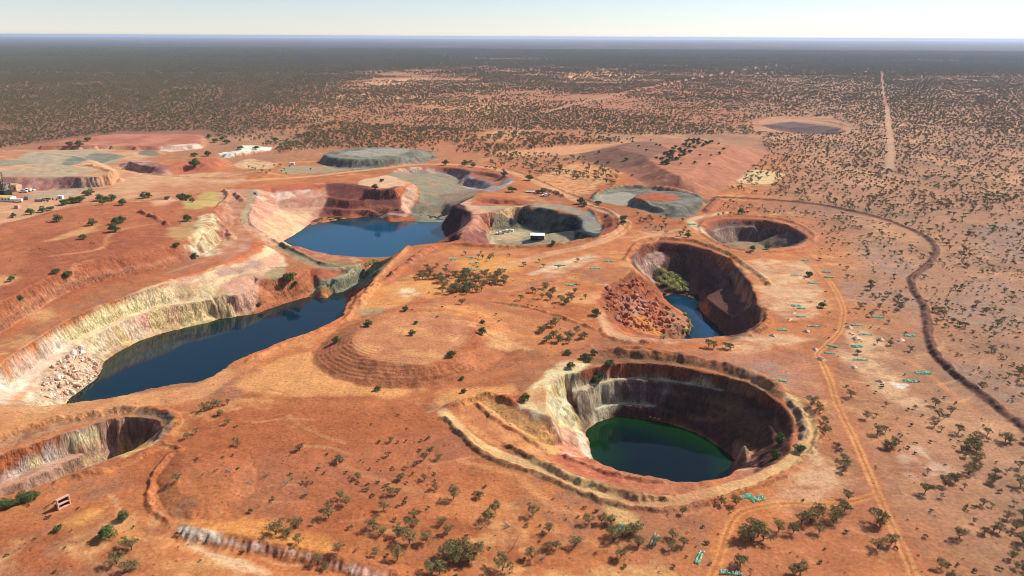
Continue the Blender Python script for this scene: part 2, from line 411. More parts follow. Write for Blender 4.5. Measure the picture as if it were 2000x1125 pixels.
f2 = S([(1164, 796), (1188, 790), (1212, 787), (1260, 789), (1290, 797), (1318, 806)], -13.5)
tin(bF, [f1, f1b, f2, shift(f2, -0.6, -1.8, -13.6), crestN, shift(crestN, 0, 8, -21)[2:-4],
         S([(1155, 890), (1150, 868), (1140, 844), (1156, 830), (1180, 820), (1210, 814), (1260, 818), (1300, 826), (1340, 837), (1375, 851), (1405, 873), (1430, 894), (1432, 908)], ZF),
         S([(1012, 806, -3), (1040, 818, -4.2), (1071, 833, -5.5)]), S([(930, 790, -1.2), (1000, 836, -3), (1062, 876, -5.2), (1086, 889, -6)]), S([(885, 806, -0.5), (940, 850, -1.4), (1000, 876, -2.6), (1080, 903, -4.5), (1150, 925, -4.6), (1220, 944, -3.6), (1280, 956, -2.2), (1325, 960, -1)]),
         S([(1080, 752, -2), (1084, 800, -5.5), (1096, 850, -7.5), (1112, 880, -8.5), (1140, 895, -10)]), S([(1094, 748, -4), (1108, 768, -7), (1120, 794, -10.5), (1136, 820, -13.5)]),
         Sx([(1240, 860), (1300, 890), (1360, 900)], ZF, -24)], 'green_pit')
bund(None, 9, 8.5, 0.3, 4, 33, world=S([(1436, 922, -17.5), (1450, 916, -17.5), (1466, 916, -17)]))

# ------------------------------------------------------------------ the narrow pit in the corner
bG = G([(-80, 922), (0, 888), (60, 868), (120, 850), (170, 832), (200, 824), (240, 817), (290, 818), (312, 828), (317, 842), (310, 858), (298, 869), (280, 874), (240, 890), (190, 908), (140, 924), (100, 940), (40, 960), (0, 972), (-80, 1000)], 3, True)
g1 = S([(-40, 962), (0, 944), (70, 913), (120, 893), (180, 863), (240, 845), (262, 848), (280, 853)], -6.5)
g2 = S([(-40, 972), (0, 957), (80, 925), (150, 893), (200, 866), (240, 853), (272, 854), (284, 862)], -6.8)
tin(bG, [g1, g2, shift(g2, 2.0, -3.4, -14)[3:-2], S([(300, 846, -12), (304, 850, -12)]), S([(287, 864, -6.6), (270, 873, -5.6), (245, 883, -4.6), (215, 895, -4), (170, 912, -3.4)])], 'corner_pit')

# ------------------------------------------------------------------ far pit
bH = S([(1490, 243), (1512, 238), (1550, 238.5), (1600, 242), (1640, 250), (1652, 257), (1630, 262), (1580, 261), (1530, 257), (1500, 250)], 0.0, 3, True)
tin(bH, [S([(1512, 250), (1560, 252), (1610, 256), (1638, 260)], -13), shift(S([(1530, 257), (1580, 261), (1630, 262)], 0.0, 3), 4, 22, -14)], 'far_pit')

# ------------------------------------------------------------------ flat-topped grey pile beyond the pits
heap('grey_pad', [(1226, 394), (1236, 404), (1290, 419), (1322, 425), (1350, 420), (1372, 402), (1368, 388), (1330, 378), (1290, 376), (1250, 380)], 5,
     [(1238, 389), (1290, 397), (1322, 404), (1347, 398), (1362, 386), (1330, 375), (1290, 373), (1255, 377)], rough=0.6, wl=6, seed=41, rill=0.7, rwl=2.2)
heap('red_pile', [(1236, 388), (1270, 394), (1310, 394), (1325, 386), (1300, 380), (1260, 380)], 2.2, [(1252, 382), (1280, 385), (1306, 384), (1300, 380), (1270, 378)], rough=0.5, wl=5, seed=42)

# ------------------------------------------------------------------ windrows and scarps
BUNDS = []
def B(name, pts, wid, h, lump=0.35, wl=4.0, seed=2, on=False, **k):
    if not on: k['world'] = S(pts, 0.0, 4)
    BUNDS.append((name, bund(pts, wid, h, lump, wl, seed, **k), wid))
B('right', [(1395, 386), (1450, 388), (1520, 392), (1600, 400), (1700, 420), (1760, 440), (1810, 464), (1829, 490), (1812, 518), (1781, 545), (1786, 572), (1804, 600), (1812, 640), (1815, 668), (1830, 700), (1870, 735), (1920, 775), (1960, 806), (2000, 838), (2070, 895)], 4.2, 1.4, 0.3, 1.8, 51)
B('right_spur', [(1402, 388), (1390, 402), (1377, 415)], 8, 2.2, 0.2, 4, 52)
B('greenrim', [(1170, 693), (1200, 691), (1240, 696), (1300, 698), (1360, 709), (1420, 721), (1470, 737), (1510, 758), (1533, 776)], 8, 2.6, 0.1, 3, 53)
B('greenrim2', [(1176, 682), (1240, 682), (1302, 690)], 4, 1.0, 0.15, 3, 54)
B('greenroad', [(1538, 782), (1556, 800), (1568, 820), (1572, 845), (1566, 862)], 3.5, 1.4, 0.3, 2, 55)
B('greenout', [(868, 815), (900, 851), (935, 880), (985, 905), (1030, 919), (1090, 941), (1150, 967), (1180, 980), (1240, 992), (1300, 997), (1360, 990), (1420, 972), (1480, 950), (1540, 920), (1580, 885), (1600, 850), (1590, 810), (1566, 780)], 2.8, 0.8, 0.25, 2, 56)
B('greenin', [(985, 868), (1010, 884), (1040, 900), (1090, 921), (1150, 944), (1210, 962), (1270, 972), (1310, 970)], 4.2, 1.4, 0.25, 2.2, 57, on=True)
B('greenin2', [(925, 784), (960, 812), (1000, 838), (1040, 862), (1068, 880)], 3, 0.9, 0.2, 3, 58, on=True)
B('greenin3', [(1092, 890), (1130, 903), (1180, 920), (1240, 936), (1300, 944)], 2.8, 0.8, 0.25, 2.2, 59, on=True)
B('greenramp', [(872, 798), (905, 784), (950, 775), (985, 780), (1012, 792)], 4, 1.2, 0.3, 3, 60)
B('corner', [(-60, 875), (0, 856), (80, 832), (150, 818), (220, 807), (270, 802), (320, 806), (338, 821), (330, 842), (318, 860)], 6, 1.9, 0.16, 2.2, 61)
B('corner2', [(100, 945), (160, 930), (220, 914), (262, 898), (300, 880)], 4, 1.2, 0.4, 3, 62)
B('lower', [(322, 868), (340, 876), (352, 884), (332, 892), (308, 920), (294, 950), (292, 975), (305, 1000), (335, 1022)], 2.6, 0.9, 0.25, 2, 63)
B('slide_rim', [(1222, 512), (1240, 482), (1262, 470), (1300, 468), (1345, 471), (1385, 482), (1425, 498), (1445, 512), (1470, 528), (1495, 548), (1508, 560)], 5, 1.6, 0.14, 2.4, 64)
B('slide_near', [(1172, 640), (1186, 656), (1215, 668), (1255, 672), (1285, 668)], 4, 1.3, 0.4, 3, 65)
B('slide_right', [(1492, 600), (1500, 618), (1496, 634), (1480, 646), (1450, 656), (1420, 662)], 4, 1.2, 0.4, 3, 66)
B('round_rim', [(1372, 444), (1376, 432), (1410, 424), (1450, 422), (1500, 425), (1540, 433), (1575, 447), (1592, 462), (1585, 474)], 4.5, 1.2, 0.15, 3, 67)
B('round_near', [(1366, 440), (1372, 456), (1392, 470), (1420, 483), (1470, 492), (1520, 492), (1565, 484)], 3.5, 1.0, 0.3, 3, 68)
B('lake_road', [(800, 478), (770, 508), (735, 545), (705, 572), (690, 600), (676, 625), (640, 642), (590, 662), (530, 684), (480, 708)], 2.8, 0.9, 0.25, 3, 69)
B('hill_step', [(262, 412), (285, 418), (305, 426), (328, 442)], 5, 1.3, 0.5, 4, 181, on=True)
B('hill_step2', [(150, 545), (152, 518), (178, 508), (230, 506), (276, 503), (284, 497)], 3, 0.5, 0.5, 4, 182, on=True)
B('hill_step3', [(390, 490), (400, 470), (415, 455), (428, 470)], 4, 1.2, 0.6, 4, 183, on=True)
B('lake_road2', [(850, 482), (815, 500), (790, 520), (760, 545), (730, 560), (712, 580), (700, 605)], 5, 1.6, 0.5, 3, 70, on=True)
B('fill_rim', [(1150, 402), (1185, 411), (1205, 424), (1211, 438), (1203, 452), (1180, 463), (1140, 471), (1080, 479), (1000, 482), (940, 480), (880, 477)], 4.2, 1.4, 0.15, 3, 71)
B('fill_rim2', [(1060, 370), (1085, 378), (1105, 386)], 5, 2.5, 0.2, 4, 72)
B('pad_back', [(1160, 391), (1172, 378), (1205, 367), (1250, 367), (1300, 373), (1345, 381), (1372, 389)], 8, 2.8, 0.2, 2.2, 73)
B('pad_front', [(1235, 399), (1262, 408), (1300, 418)], 5, 1.8, 0.3, 3, 74)
B('cause', [(496, 408), (489, 424), (496, 443), (522, 461), (556, 481), (600, 503), (632, 517), (660, 519)], 3.6, 1.4, 0.2, 2, 75, on=True)
B('left_berm', [(438, 372), (446, 384), (432, 400), (424, 420), (430, 438), (446, 452), (452, 470)], 5, 1.8, 0.5, 4, 76, on=True)
B('left_berm2', [(458, 378), (470, 388), (476, 396)], 5, 1.8, 0.5, 4, 77, on=True)
B('plant_road', [(155, 323), (190, 327), (220, 338), (236, 350), (234, 358)], 6, 1.8, 0.3, 4, 78, on=True)
B('farpit_rim', [(1480, 240), (1510, 233), (1560, 232), (1610, 237), (1655, 247)], 10, 2.6, 0.3, 6, 79)
B('haul', [(1008, 333), (1050, 350), (1090, 368), (1130, 384), (1170, 398)], 3, 1.0, 0.3, 4, 281, on=True)
B('haul2', [(240, 330), (300, 340), (380, 346), (450, 348), (540, 345), (620, 339), (700, 330), (790, 321)], 3.5, 1.0, 0.4, 4, 282, on=True)
B('haul3', [(1230, 432), (1226, 446), (1200, 464), (1140, 482), (1060, 497)], 2.6, 0.8, 0.3, 3, 283, on=True)
B('haul4', [(1170, 512), (1110, 538), (1050, 562), (1000, 580)], 2.4, 0.7, 0.4, 3, 284, on=True)
B('haul5', [(960, 588), (1040, 603), (1110, 625), (1168, 646)], 2.6, 0.8, 0.4, 3, 285, on=True)
B('haul6', [(1180, 672), (1100, 688), (1010, 708), (940, 728)], 2.2, 0.5, 0.4, 3, 286, on=True)
# the fluted scarp in the foreground: ground behind it stands higher
scl = G([(352, 1024), (380, 1036), (440, 1047), (500, 1058), (560, 1070), (620, 1084), (680, 1098), (740, 1115), (800, 1135)], 5)
J, I = box(scl[:, 0].min() - 8, scl[:, 0].max() + 8, scl[:, 1].min() - 10, scl[:, 1].max() + 10)
x = GX[J, I]; y = GY[J, I]
d, s_ = dline(x, y, scl)
yl = np.interp(x, scl[np.argsort(scl[:, 0]), 0], scl[np.argsort(scl[:, 0]), 1])
sd = np.where(y < yl, d, -d) + 0.5 * np.abs(np.sin(s_ * np.pi / 2.1 + vn(s_ / 3, s_ * 0, 5) * 2)) + 0.3 * fbm(x, y, 1.4, 8, 2)
e = np.clip(np.minimum(s_, s_.max() - s_) / 4, 0, 1)
Z[J, I] += e * (np.where(sd < 0.2, 1.0 * np.clip(1 + (sd - 0.2) / 4.0, 0, 1), 1.0 - 1.9 * sstep(0.1, 4.4, sd)) * np.where(sd > 4.4, np.clip(1 - (sd - 4.4) / 5.0, 0, 1), 1))
SCARP = scl[:, :2]

# clods and rocks pushed up with the windrows
for nm_, L_, wd_ in BUNDS:
    J, I = box(L_[:, 0].min() - 5, L_[:, 0].max() + 5, L_[:, 1].min() - 5, L_[:, 1].max() + 5)
    x = GX[J, I]; y = GY[J, I]; d, _ = dline(x, y, L_)
    Z[J, I] += (1 - sstep(wd_ * 0.35, wd_ * 0.6, d)) * 0.3 * (fbm(x, y, 2.0, 131, 2, 0.7) + np.abs(fbm(x, y, 1.2, 133, 1)))
Zs = Z.copy()
wobble((0.9, 0.55), (7.0, 2.2), 91)
# contour ripping on the flank of the terraced dump
J, I = box(tb[:, 0].min(), tb[:, 0].max(), tb[:, 1].min(), tb[:, 1].max())
x = GX[J, I]; y = GY[J, I]
d, s_ = dline(x, y, tb, True)
f = inpoly(x, y, tb) * sstep(0.8, 2.5, d) * (1 - sstep(15, 20, d)) * sstep(-25, -5, 0.45 * (215 - y) + 30 - 0 * x + 8 * fbm(x, y, 20, 4, 2))
dd = d + 0.35 * fbm(x, y, 8, 77, 2)
Z[J, I] += f * 0.11 * np.sin(dd * 2 * np.pi / 1.7) * (0.75 + 0.5 * fbm(x, y, 5, 78, 2))

# broken rock where the pit walls have slid
def roughen(pts, amp, wl, seed):
    p = hit(pts)[:, :2]
    J, I = box(p[:, 0].min(), p[:, 0].max(), p[:, 1].min(), p[:, 1].max())
    x = GX[J, I]; y = GY[J, I]
    d, _ = dline(x, y, p, True)
    m = inpoly(x, y, p) * sstep(0, 4, d)
    n = fbm(x, y, wl, seed, 3, 0.6)
    Z[J, I] += m * amp * (n + 0.6 * np.abs(fbm(x, y, wl * 0.5, seed + 7, 2)))
    return p
SLIDE_D = roughen([(1172, 600), (1178, 562), (1215, 545), (1245, 540), (1285, 572), (1310, 600), (1345, 635), (1345, 655), (1290, 655), (1235, 650), (1200, 630)], 2.3, 5, 101)
SLIDE_A = roughen([(72, 780), (75, 745), (105, 705), (148, 672), (200, 700), (200, 712), (180, 745), (130, 782)], 1.0, 3.5, 111)
Z += (fbm(GX, GY, 3.0, 201, 3) * 0.10 + fbm(GX, GY, 1.2, 205, 1) * 0.04) * (1 - sstep(500, 900, GY))

# ------------------------------------------------------------------ ground colours (earth and rock, plus shade darkening one fill face and one dump flank)
gy = np.gradient(Z, axis=0) / np.gradient(Y)[:, None]
gx = np.gradient(Z, axis=1) / np.maximum(np.gradient(GX, axis=1), 1e-6)
SL = np.hypot(gx, gy)
n60 = fbm(GX, GY, 70, 301, 3); n12 = fbm(GX, GY, 14, 311, 3); n3 = fbm(GX, GY, 3.2, 321, 2)
def mixc(a, b, t): return a * (1 - t[..., None]) + b * t[..., None]
RED, ORA, BRN, SAND, PINK = lin((176, 100, 64)), lin((198, 120, 76)), lin((166, 110, 82)), lin((226, 164, 108)), lin((176, 126, 98))
C = mixc(np.broadcast_to(ORA, Z.shape + (3,)), RED, sstep(-0.35, 0.45, n60 + 0.4 * n12))
C = mixc(C, BRN, sstep(-0.05, 0.4, fbm(GX, GY, 34, 331, 4, 0.6) + 0.35 * n3) * 0.85)
C = mixc(C, SAND, sstep(0.18, 0.6, fbm(GX * 0.8, GY * 1.3, 24, 341, 4, 0.62) + 0.25 * n3) * 0.65)
C = mixc(C, lin((150, 80, 52)), sstep(0.3, 0.7, fbm(GX, GY, 9, 345, 3, 0.6)) * 0.5)
# the plain to the right and beyond is duller and pinker
wr = sstep(0.0, 1.0, (GX - 0.28 * GY - 20 + 40 * n60) / 90)
wf = sstep(620, 900, GY + 60 * n60)
PL = mixc(mixc(np.broadcast_to(PINK, C.shape), lin((204, 148, 112)), sstep(0.0, 0.6, fbm(GX, GY, 50, 351, 4))), lin((150, 112, 92)), sstep(-0.05, 0.6, fbm(GX, GY, 28, 361, 3)) * 0.8)
C = mixc(C, PL, np.maximum(wr, wf * 0.9))
def edge(poly, feather, noise, wl, seed):
    x0, x1, y0, y1 = poly[:, 0].min(), poly[:, 0].max(), poly[:, 1].min(), poly[:, 1].max()
    m = feather + noise
    J, I = box(x0 - m, x1 + m, y0 - m, y1 + m)
    x = GX[J, I]; y = GY[J, I]
    d, _ = dline(x, y, poly, True)
    sd = np.where(inpoly(x, y, poly), d, -d)
    if noise: sd = sd + noise * fbm(x, y, wl, seed, 3)
    return J, I, x, y, sd
_ps = [400]
def paint(pts, c, feather=2.0, noise=2.0, wl=8.0, op=1.0, speck=0.0, c2=None, wl2=6.0, smooth=3, st=(1, 1)):
    """colour a patch outlined in picture points where it lies on the terrain; c2 is a second rock colour mixed in by veins"""
    _ps[0] += 3
    P = hit(pts)[:, :2]
    if smooth: P = spline(P, smooth, True)
    k_ = min(4.0, max(1.0, P[:, 1].mean() / 280)); noise *= k_; wl *= k_ ** 0.7
    J, I, x, y, sd = edge(P, feather, noise, wl, _ps[0])
    if x.size == 0: return
    a = sstep(-feather, feather, sd) * op
    if speck: a = a * sstep(-speck, 1 - speck, fbm(x * st[0], y * st[1], 3.0, _ps[0] + 1, 3) + 0.5)
    cc = np.broadcast_to(lin(c), x.shape + (3,))
    if c2 is not None: cc = mixc(cc, lin(c2), sstep(-0.25, 0.35, fbm(x * st[0], y * st[1], wl2, _ps[0] + 2, 3)))
    C[J, I] = mixc(C[J, I], cc, a)
TRACK = np.zeros(Z.shape, bool)
def track(pts, wid, c, op=0.9, ruts=False, feather=0.8, mark=True, n=4, cr_=None, base=None):
    L = spline(hit(pts), n)[:, :2]
    J, I = box(L[:, 0].min() - wid, L[:, 0].max() + wid, L[:, 1].min() - wid, L[:, 1].max() + wid)
    x = GX[J, I]; y = GY[J, I]
    d, s = dline(x, y, L)
    d = d + 0.25 * fbm(x, y, 3, 77, 2) * min(1, wid / 3)
    a = 1 - sstep(wid / 2 - feather, wid / 2 + feather, d)
    a = a * (0.75 + 0.25 * fbm(x, y, 7, 79, 2))
    cc = np.broadcast_to(lin(c), x.shape + (3,))
    if base is not None:
        C[J, I] = mixc(C[J, I], np.broadcast_to(lin(base), x.shape + (3,)), 0.7 * (1 - sstep(wid * 0.6, wid * 1.6, d + 1.2 * fbm(x, y, 6, 80, 2))))
    if ruts: cc = mixc(cc, np.broadcast_to(lin(cr_ or (190, 110, 70)), cc.shape), sstep(0.55, 0.25, d) if False else (1 - sstep(0.25, 0.6, d)))
    C[J, I] = mixc(C[J, I], cc, np.clip(a * op, 0, 1))
    if mark: TRACK[J, I] |= (d < wid / 2)
# --- far plain: pale clay pans and scalds
for q in ([(640, 183), (700, 180), (760, 185), (800, 192), (740, 196), (650, 194)], [(845, 195), (920, 190), (1000, 198), (1010, 210), (960, 228), (880, 230), (850, 215)], [(800, 113), (900, 108), (1040, 112), (1200, 116), (1180, 124), (1000, 122), (860, 122)],
          [(1080, 143), (1180, 138), (1290, 148), (1280, 165), (1150, 163), (1090, 155)], [(640, 155), (760, 150), (860, 155), (800, 175), (690, 178), (650, 170)], [(960, 258), (1030, 256), (1035, 268), (975, 274)], [(1380, 108), (1480, 106), (1620, 114), (1580, 119), (1420, 117)],
          [(560, 205), (640, 210), (640, 240), (700, 270), (640, 268), (600, 240)], [(880, 160), (1000, 150), (1060, 160), (1000, 180), (900, 178)]):
    paint(q, (222, 172, 130), 14, 30, 60, 0.8, 0.3, (206, 138, 100), 50)
paint([(0, 90), (600, 95), (640, 200), (560, 250), (300, 262), (120, 275), (0, 290), (-300, 300), (-300, 95)], (146, 100, 80), 30, 60, 120, 0.85)
paint([(640, 225), (800, 250), (1130, 262), (1140, 290), (980, 300), (850, 300), (650, 285)], (186, 116, 80), 15, 20, 50, 0.8)
paint([(640, 250), (620, 170), (900, 130), (1400, 130), (1480, 232), (1140, 262)], (182, 116, 84), 30, 60, 90, 0.6)
for q in ([(640, 183), (700, 180), (760, 185), (800, 192), (740, 196), (650, 194)], [(845, 197), (920, 192), (1000, 200), (1005, 210), (960, 224), (880, 226), (850, 212)], [(690, 160), (800, 153), (840, 158), (760, 170)], [(1090, 147), (1180, 141), (1280, 150), (1270, 160), (1130, 160)], [(960, 260), (1028, 258), (1030, 268), (975, 272)]):
    paint(q, (224, 168, 122), 8, 16, 40, 0.95, 0.1, (210, 142, 100), 40)
# cleared strips and pads
paint([(960, 298), (1040, 290), (1140, 282), (1240, 276), (1140, 297), (1020, 306)], (214, 150, 108), 3, 4, 20, 0.9)
paint([(1050, 345), (1120, 322), (1180, 325), (1190, 345), (1140, 375), (1080, 372)], (220, 160, 112), 4, 6, 14, 0.9, 0.15)
paint([(1440, 338), (1475, 332), (1520, 340), (1510, 357), (1450, 358)], (226, 186, 140), 3, 5, 14, 0.95)
paint([(1140, 300), (1215, 338), (1265, 368), (1380, 382), (1455, 342), (1497, 296), (1380, 276), (1250, 280)], (176, 112, 88), 4, 4, 20, 0.9, 0, (190, 124, 96), 18)
paint([(1130, 300), (1200, 286), (1290, 282), (1280, 310), (1240, 330), (1190, 325)], (128, 92, 78), 5, 5, 18, 0.75)
# --- left yards and benches
paint([(-150, 300), (120, 292), (280, 290), (330, 320), (430, 335), (470, 350), (440, 375), (330, 390), (160, 400), (0, 440), (-150, 470)], (214, 162, 124), 5, 10, 30, 0.85, 0, (196, 132, 98), 35)
paint([(40, 310), (110, 296), (230, 300), (220, 318), (150, 325), (60, 322)], (176, 156, 134), 4, 6, 16, 0.85)
paint([(-50, 318), (40, 312), (60, 318), (20, 324), (-50, 328)], (150, 146, 128), 3, 4, 12, 0.9)
paint([(125, 318), (170, 302), (205, 298), (240, 306), (200, 316), (150, 320)], (142, 132, 118), 2, 3, 10, 0.9, 0, (120, 120, 106), 8)
paint([(0, 336), (60, 330), (160, 330), (190, 340), (120, 344), (0, 346)], (176, 158, 132), 4, 5, 20, 0.7)
paint([(-100, 348), (60, 347), (130, 346), (190, 348), (215, 347), (215, 360), (150, 369), (-100, 376)], (186, 132, 118), 1.5, 1.5, 8, 1, 0, (150, 98, 92), 7, st=(1, 0.3))
paint([(60, 380), (120, 370), (190, 366), (160, 378), (90, 388)], (180, 160, 135), 4, 5, 16, 0.7)
paint([(230, 318), (300, 316), (330, 325), (340, 342), (300, 342), (250, 330)], (150, 96, 92), 2, 2, 8, 0.9, 0, (196, 150, 136), 8)
paint([(330, 335), (380, 310), (430, 310), (450, 320), (420, 335), (370, 340)], (190, 108, 80), 3, 4, 10, 0.9)
paint([(40, 289), (140, 272), (230, 262), (385, 262), (400, 276), (380, 291), (200, 291)], (182, 108, 84), 3, 4, 20, 0.9, 0, (196, 128, 106), 30)
paint([(315, 290), (360, 282), (385, 284), (380, 290), (330, 296)], (232, 190, 170), 2, 3, 10, 0.9)
paint([(270, 298), (290, 292), (310, 300), (300, 306), (280, 304)], (122, 118, 108), 2, 2, 8, 0.9)
paint([(424, 301), (446, 308), (490, 303), (534, 293), (530, 287), (482, 291), (440, 297)], (240, 230, 212), 1.0, 2, 8, 1, 0, (226, 206, 186), 8, smooth=0)
paint([(462, 289), (478, 284), (500, 284), (512, 287), (490, 290), (470, 292)], (238, 226, 206), 1.0, 2, 8, 0.95, 0, (222, 196, 172), 8, smooth=0)
paint([(455, 314), (500, 310), (540, 322), (500, 330), (460, 326)], (226, 190, 150), 4, 8, 12, 0.75, 0.25)
paint([(560, 325), (640, 318), (700, 330), (640, 338), (560, 338)], (166, 150, 122), 4, 5, 14, 0.8)
# grey piles
paint([(626, 318), (640, 324), (690, 330), (760, 327), (830, 317), (852, 303), (820, 292), (740, 287), (660, 293), (628, 304)], (138, 128, 113), 1.5, 1.5, 8, 1, 0, (114, 106, 95), 8)
paint([(660, 298), (740, 291), (800, 292), (780, 299), (700, 306)], (168, 156, 140), 3, 4, 10, 0.8)
# --- the red hill
paint([(-150, 480), (100, 414), (330, 392), (452, 415), (446, 450), (345, 520), (200, 552), (60, 614), (-120, 710)], (184, 108, 76), 6, 8, 30, 0.9, 0, (168, 94, 66), 40)
for q in ([(85, 470), (130, 455), (170, 440), (190, 445), (150, 462), (100, 472)], [(-40, 545), (10, 538), (50, 540), (20, 556), (-40, 560)], [(60, 610), (100, 600), (110, 620), (80, 632)]):
    paint(q, (216, 156, 106), 3, 5, 12, 0.8)
paint([(380, 440), (400, 415), (425, 428), (440, 470), (425, 488), (395, 478), (375, 462)], (232, 206, 160), 3, 7, 9, 0.9, 0.25)
paint([(360, 500), (385, 486), (420, 484), (435, 492), (410, 498), (375, 506)], (238, 216, 184), 2, 4, 8, 0.9, 0.15)
paint([(330, 450), (370, 430), (395, 440), (370, 475), (335, 470)], (206, 168, 116), 4, 6, 12, 0.6)
paint([(360, 395), (400, 376), (440, 378), (445, 392), (410, 402), (380, 408)], (196, 168, 104), 3, 4, 14, 0.8)
paint([(290, 395), (330, 384), (345, 392), (310, 404)], (222, 168, 130), 3, 4, 14, 0.8)
paint([(430, 380), (450, 368), (500, 372), (480, 400), (470, 425), (490, 465), (480, 500), (430, 520), (440, 470), (425, 420)], (186, 128, 100), 3, 4, 10, 0.7, 0, (206, 152, 132), 8)
paint([(345, 549), (330, 540), (420, 515), (480, 490), (505, 470), (520, 478), (470, 510), (420, 530)], (196, 108, 74), 2, 3, 8, 0.8)
# --- twin lake pit
paint([(-70, 772), (0, 716), (110, 637), (260, 574), (345, 545), (440, 538), (520, 520), (545, 530), (510, 560), (500, 605), (380, 640), (280, 668), (205, 706), (130, 790), (0, 790)], (224, 190, 150), 1.5, 1.5, 6, 1, 0, (206, 160, 128), 9, st=(1, 0.45))
paint([(0, 716), (60, 670), (110, 637), (180, 602), (260, 574), (330, 552), (330, 560), (260, 581), (180, 611), (110, 650), (60, 684), (0, 732)], (208, 118, 66), 1.2, 1.6, 5, 0.9)
paint([(110, 655), (180, 615), (240, 595), (280, 600), (240, 622), (190, 640), (140, 668)], (236, 210, 156), 2, 3, 8, 0.9, 0, (218, 184, 132), 6)
paint([(180, 655), (230, 630), (280, 620), (300, 640), (240, 672), (205, 695)], (228, 192, 160), 2, 3, 7, 0.8, 0, (214, 176, 110), 7)
paint([(250, 625), (290, 608), (300, 622), (262, 640)], (222, 148, 132), 2, 3, 6, 0.6)
paint([(300, 566), (380, 554), (440, 550), (440, 575), (360, 586), (300, 598)], (228, 196, 150), 2, 3, 6, 0.9, 0, (206, 156, 112), 6, st=(1, 0.4))
paint([(300, 605), (380, 592), (460, 582), (470, 606), (400, 625), (310, 648)], (220, 184, 130), 2, 3, 6, 0.9, 0, (202, 156, 116), 6, st=(1, 0.4))
paint([(440, 548), (500, 535), (515, 548), (510, 600), (470, 610), (450, 585)], (208, 152, 128), 2, 3, 6, 0.9, 0, (190, 132, 112), 6, st=(1, 0.4))
paint([(0, 735), (60, 695), (110, 660), (145, 668), (120, 700), (80, 740), (75, 785), (20, 790), (-60, 780)], (238, 208, 188), 2, 3, 6, 0.9, 0, (224, 182, 160), 8)
paint([(62, 745), (75, 735), (60, 760), (30, 788), (15, 782)], (206, 146, 104), 1.5, 2, 5, 0.9)
paint([(72, 780), (75, 745), (105, 705), (148, 668), (200, 700), (202, 712), (180, 745), (130, 784)], (214, 176, 148), 1.5, 2, 4, 0.9, 0, (186, 150, 128), 3)
paint([(205, 706), (280, 662), (400, 628), (500, 607), (560, 590), (560, 596), (500, 616), (400, 636), (280, 668), (206, 710)], (150, 136, 78), 0.6, 1.0, 4, 0.75, 0.2)
paint([(332, 546), (400, 530), (460, 508), (505, 484), (520, 480), (550, 500), (540, 520), (480, 534), (400, 545)], (216, 160, 132), 1.5, 2, 6, 1, 0, (226, 192, 150), 7, st=(1, 0.4))
paint([(340, 544), (420, 523), (470, 502), (512, 477), (520, 482), (470, 512), (400, 532)], (204, 112, 68), 1.2, 1.5, 5, 0.85)
paint([(430, 530), (480, 512), (510, 515), (500, 528), (445, 540)], (176, 130, 122), 2, 3, 6, 0.8)
paint([(545, 500), (520, 482), (530, 486), (565, 512), (560, 524), (540, 520)], (232, 198, 164), 1.5, 2, 5, 0.8)
paint([(510, 545), (545, 522), (600, 522), (625, 548), (622, 572), (560, 592), (500, 615), (505, 570)], (190, 114, 78), 1.2, 1.2, 6, 1, 0, (172, 98, 70), 3, st=(1, 0.3))
paint([(600, 523), (684, 520), (650, 540), (628, 555), (612, 535)], (190, 104, 76), 1.2, 1.2, 6, 1, 0, (168, 92, 70), 3)
paint([(515, 540), (530, 526), (556, 523), (550, 540), (530, 545)], (172, 150, 112), 1.2, 1.2, 6, 0.9)
paint([(610, 578), (616, 554), (655, 540), (700, 520), (742, 512), (752, 520), (740, 532), (700, 560), (660, 573)], (146, 136, 112), 1.0, 1.0, 5, 1, 0, (122, 120, 98), 4)
paint([(632, 551), (660, 540), (690, 526), (700, 526), (672, 544), (645, 554)], (172, 154, 120), 0.8, 0.8, 4, 0.9)
paint([(552, 474), (600, 485), (650, 497), (690, 500), (700, 515), (650, 515), (600, 500), (560, 482)], (186, 120, 90), 1.5, 1.5, 5, 1, 0, (164, 100, 76), 4)
paint([(690, 503), (768, 502), (760, 512), (720, 514), (690, 512)], (196, 142, 108), 1.2, 1.2, 5, 0.9)
paint([(640, 505), (690, 512), (760, 514), (740, 522), (680, 520), (640, 516)], (132, 124, 84), 1.5, 2, 4, 0.7, 0.2)
track([(494, 372), (492, 390), (487, 404), (478, 421), (484, 442), (505, 461), (548, 485), (590, 506), (625, 519), (660, 522), (700, 518), (735, 513)], 6, (160, 150, 118), 0.95)
track([(500, 388), (496, 408), (489, 424), (496, 443), (522, 461), (556, 481), (600, 503), (632, 517), (660, 520)], 3.6, (108, 106, 92), 0.95, mark=False)
# walls of the upper lake
paint([(480, 440), (500, 385), (510, 366), (612, 358), (640, 362), (640, 385), (632, 420), (600, 440), (550, 474), (500, 462)], (216, 160, 134), 1.5, 1.5, 6, 1, 0, (198, 136, 114), 9)
paint([(500, 380), (540, 370), (600, 366), (630, 368), (628, 378), (580, 384), (520, 390)], (232, 196, 174), 1.5, 2.5, 6, 0.9, 0, (200, 130, 104), 7)
paint([(506, 366), (580, 360), (640, 358), (640, 366), (580, 370), (520, 376)], (188, 98, 66), 1.2, 2, 6, 0.9)
paint([(500, 450), (540, 415), (590, 408), (612, 426), (590, 448), (552, 473)], (228, 184, 144), 2, 3, 6, 0.9, 0, (214, 156, 122), 5)
paint([(640, 358), (700, 360), (745, 370), (800, 356), (795, 420), (710, 424), (650, 422), (620, 428), (640, 385)], (140, 78, 66), 1.5, 1.5, 6, 1, 0, (118, 70, 62), 8, st=(1, 0.5))
paint([(690, 408), (740, 400), (786, 408), (786, 412), (740, 412), (690, 413)], (166, 100, 72), 0.8, 1, 5, 0.8)
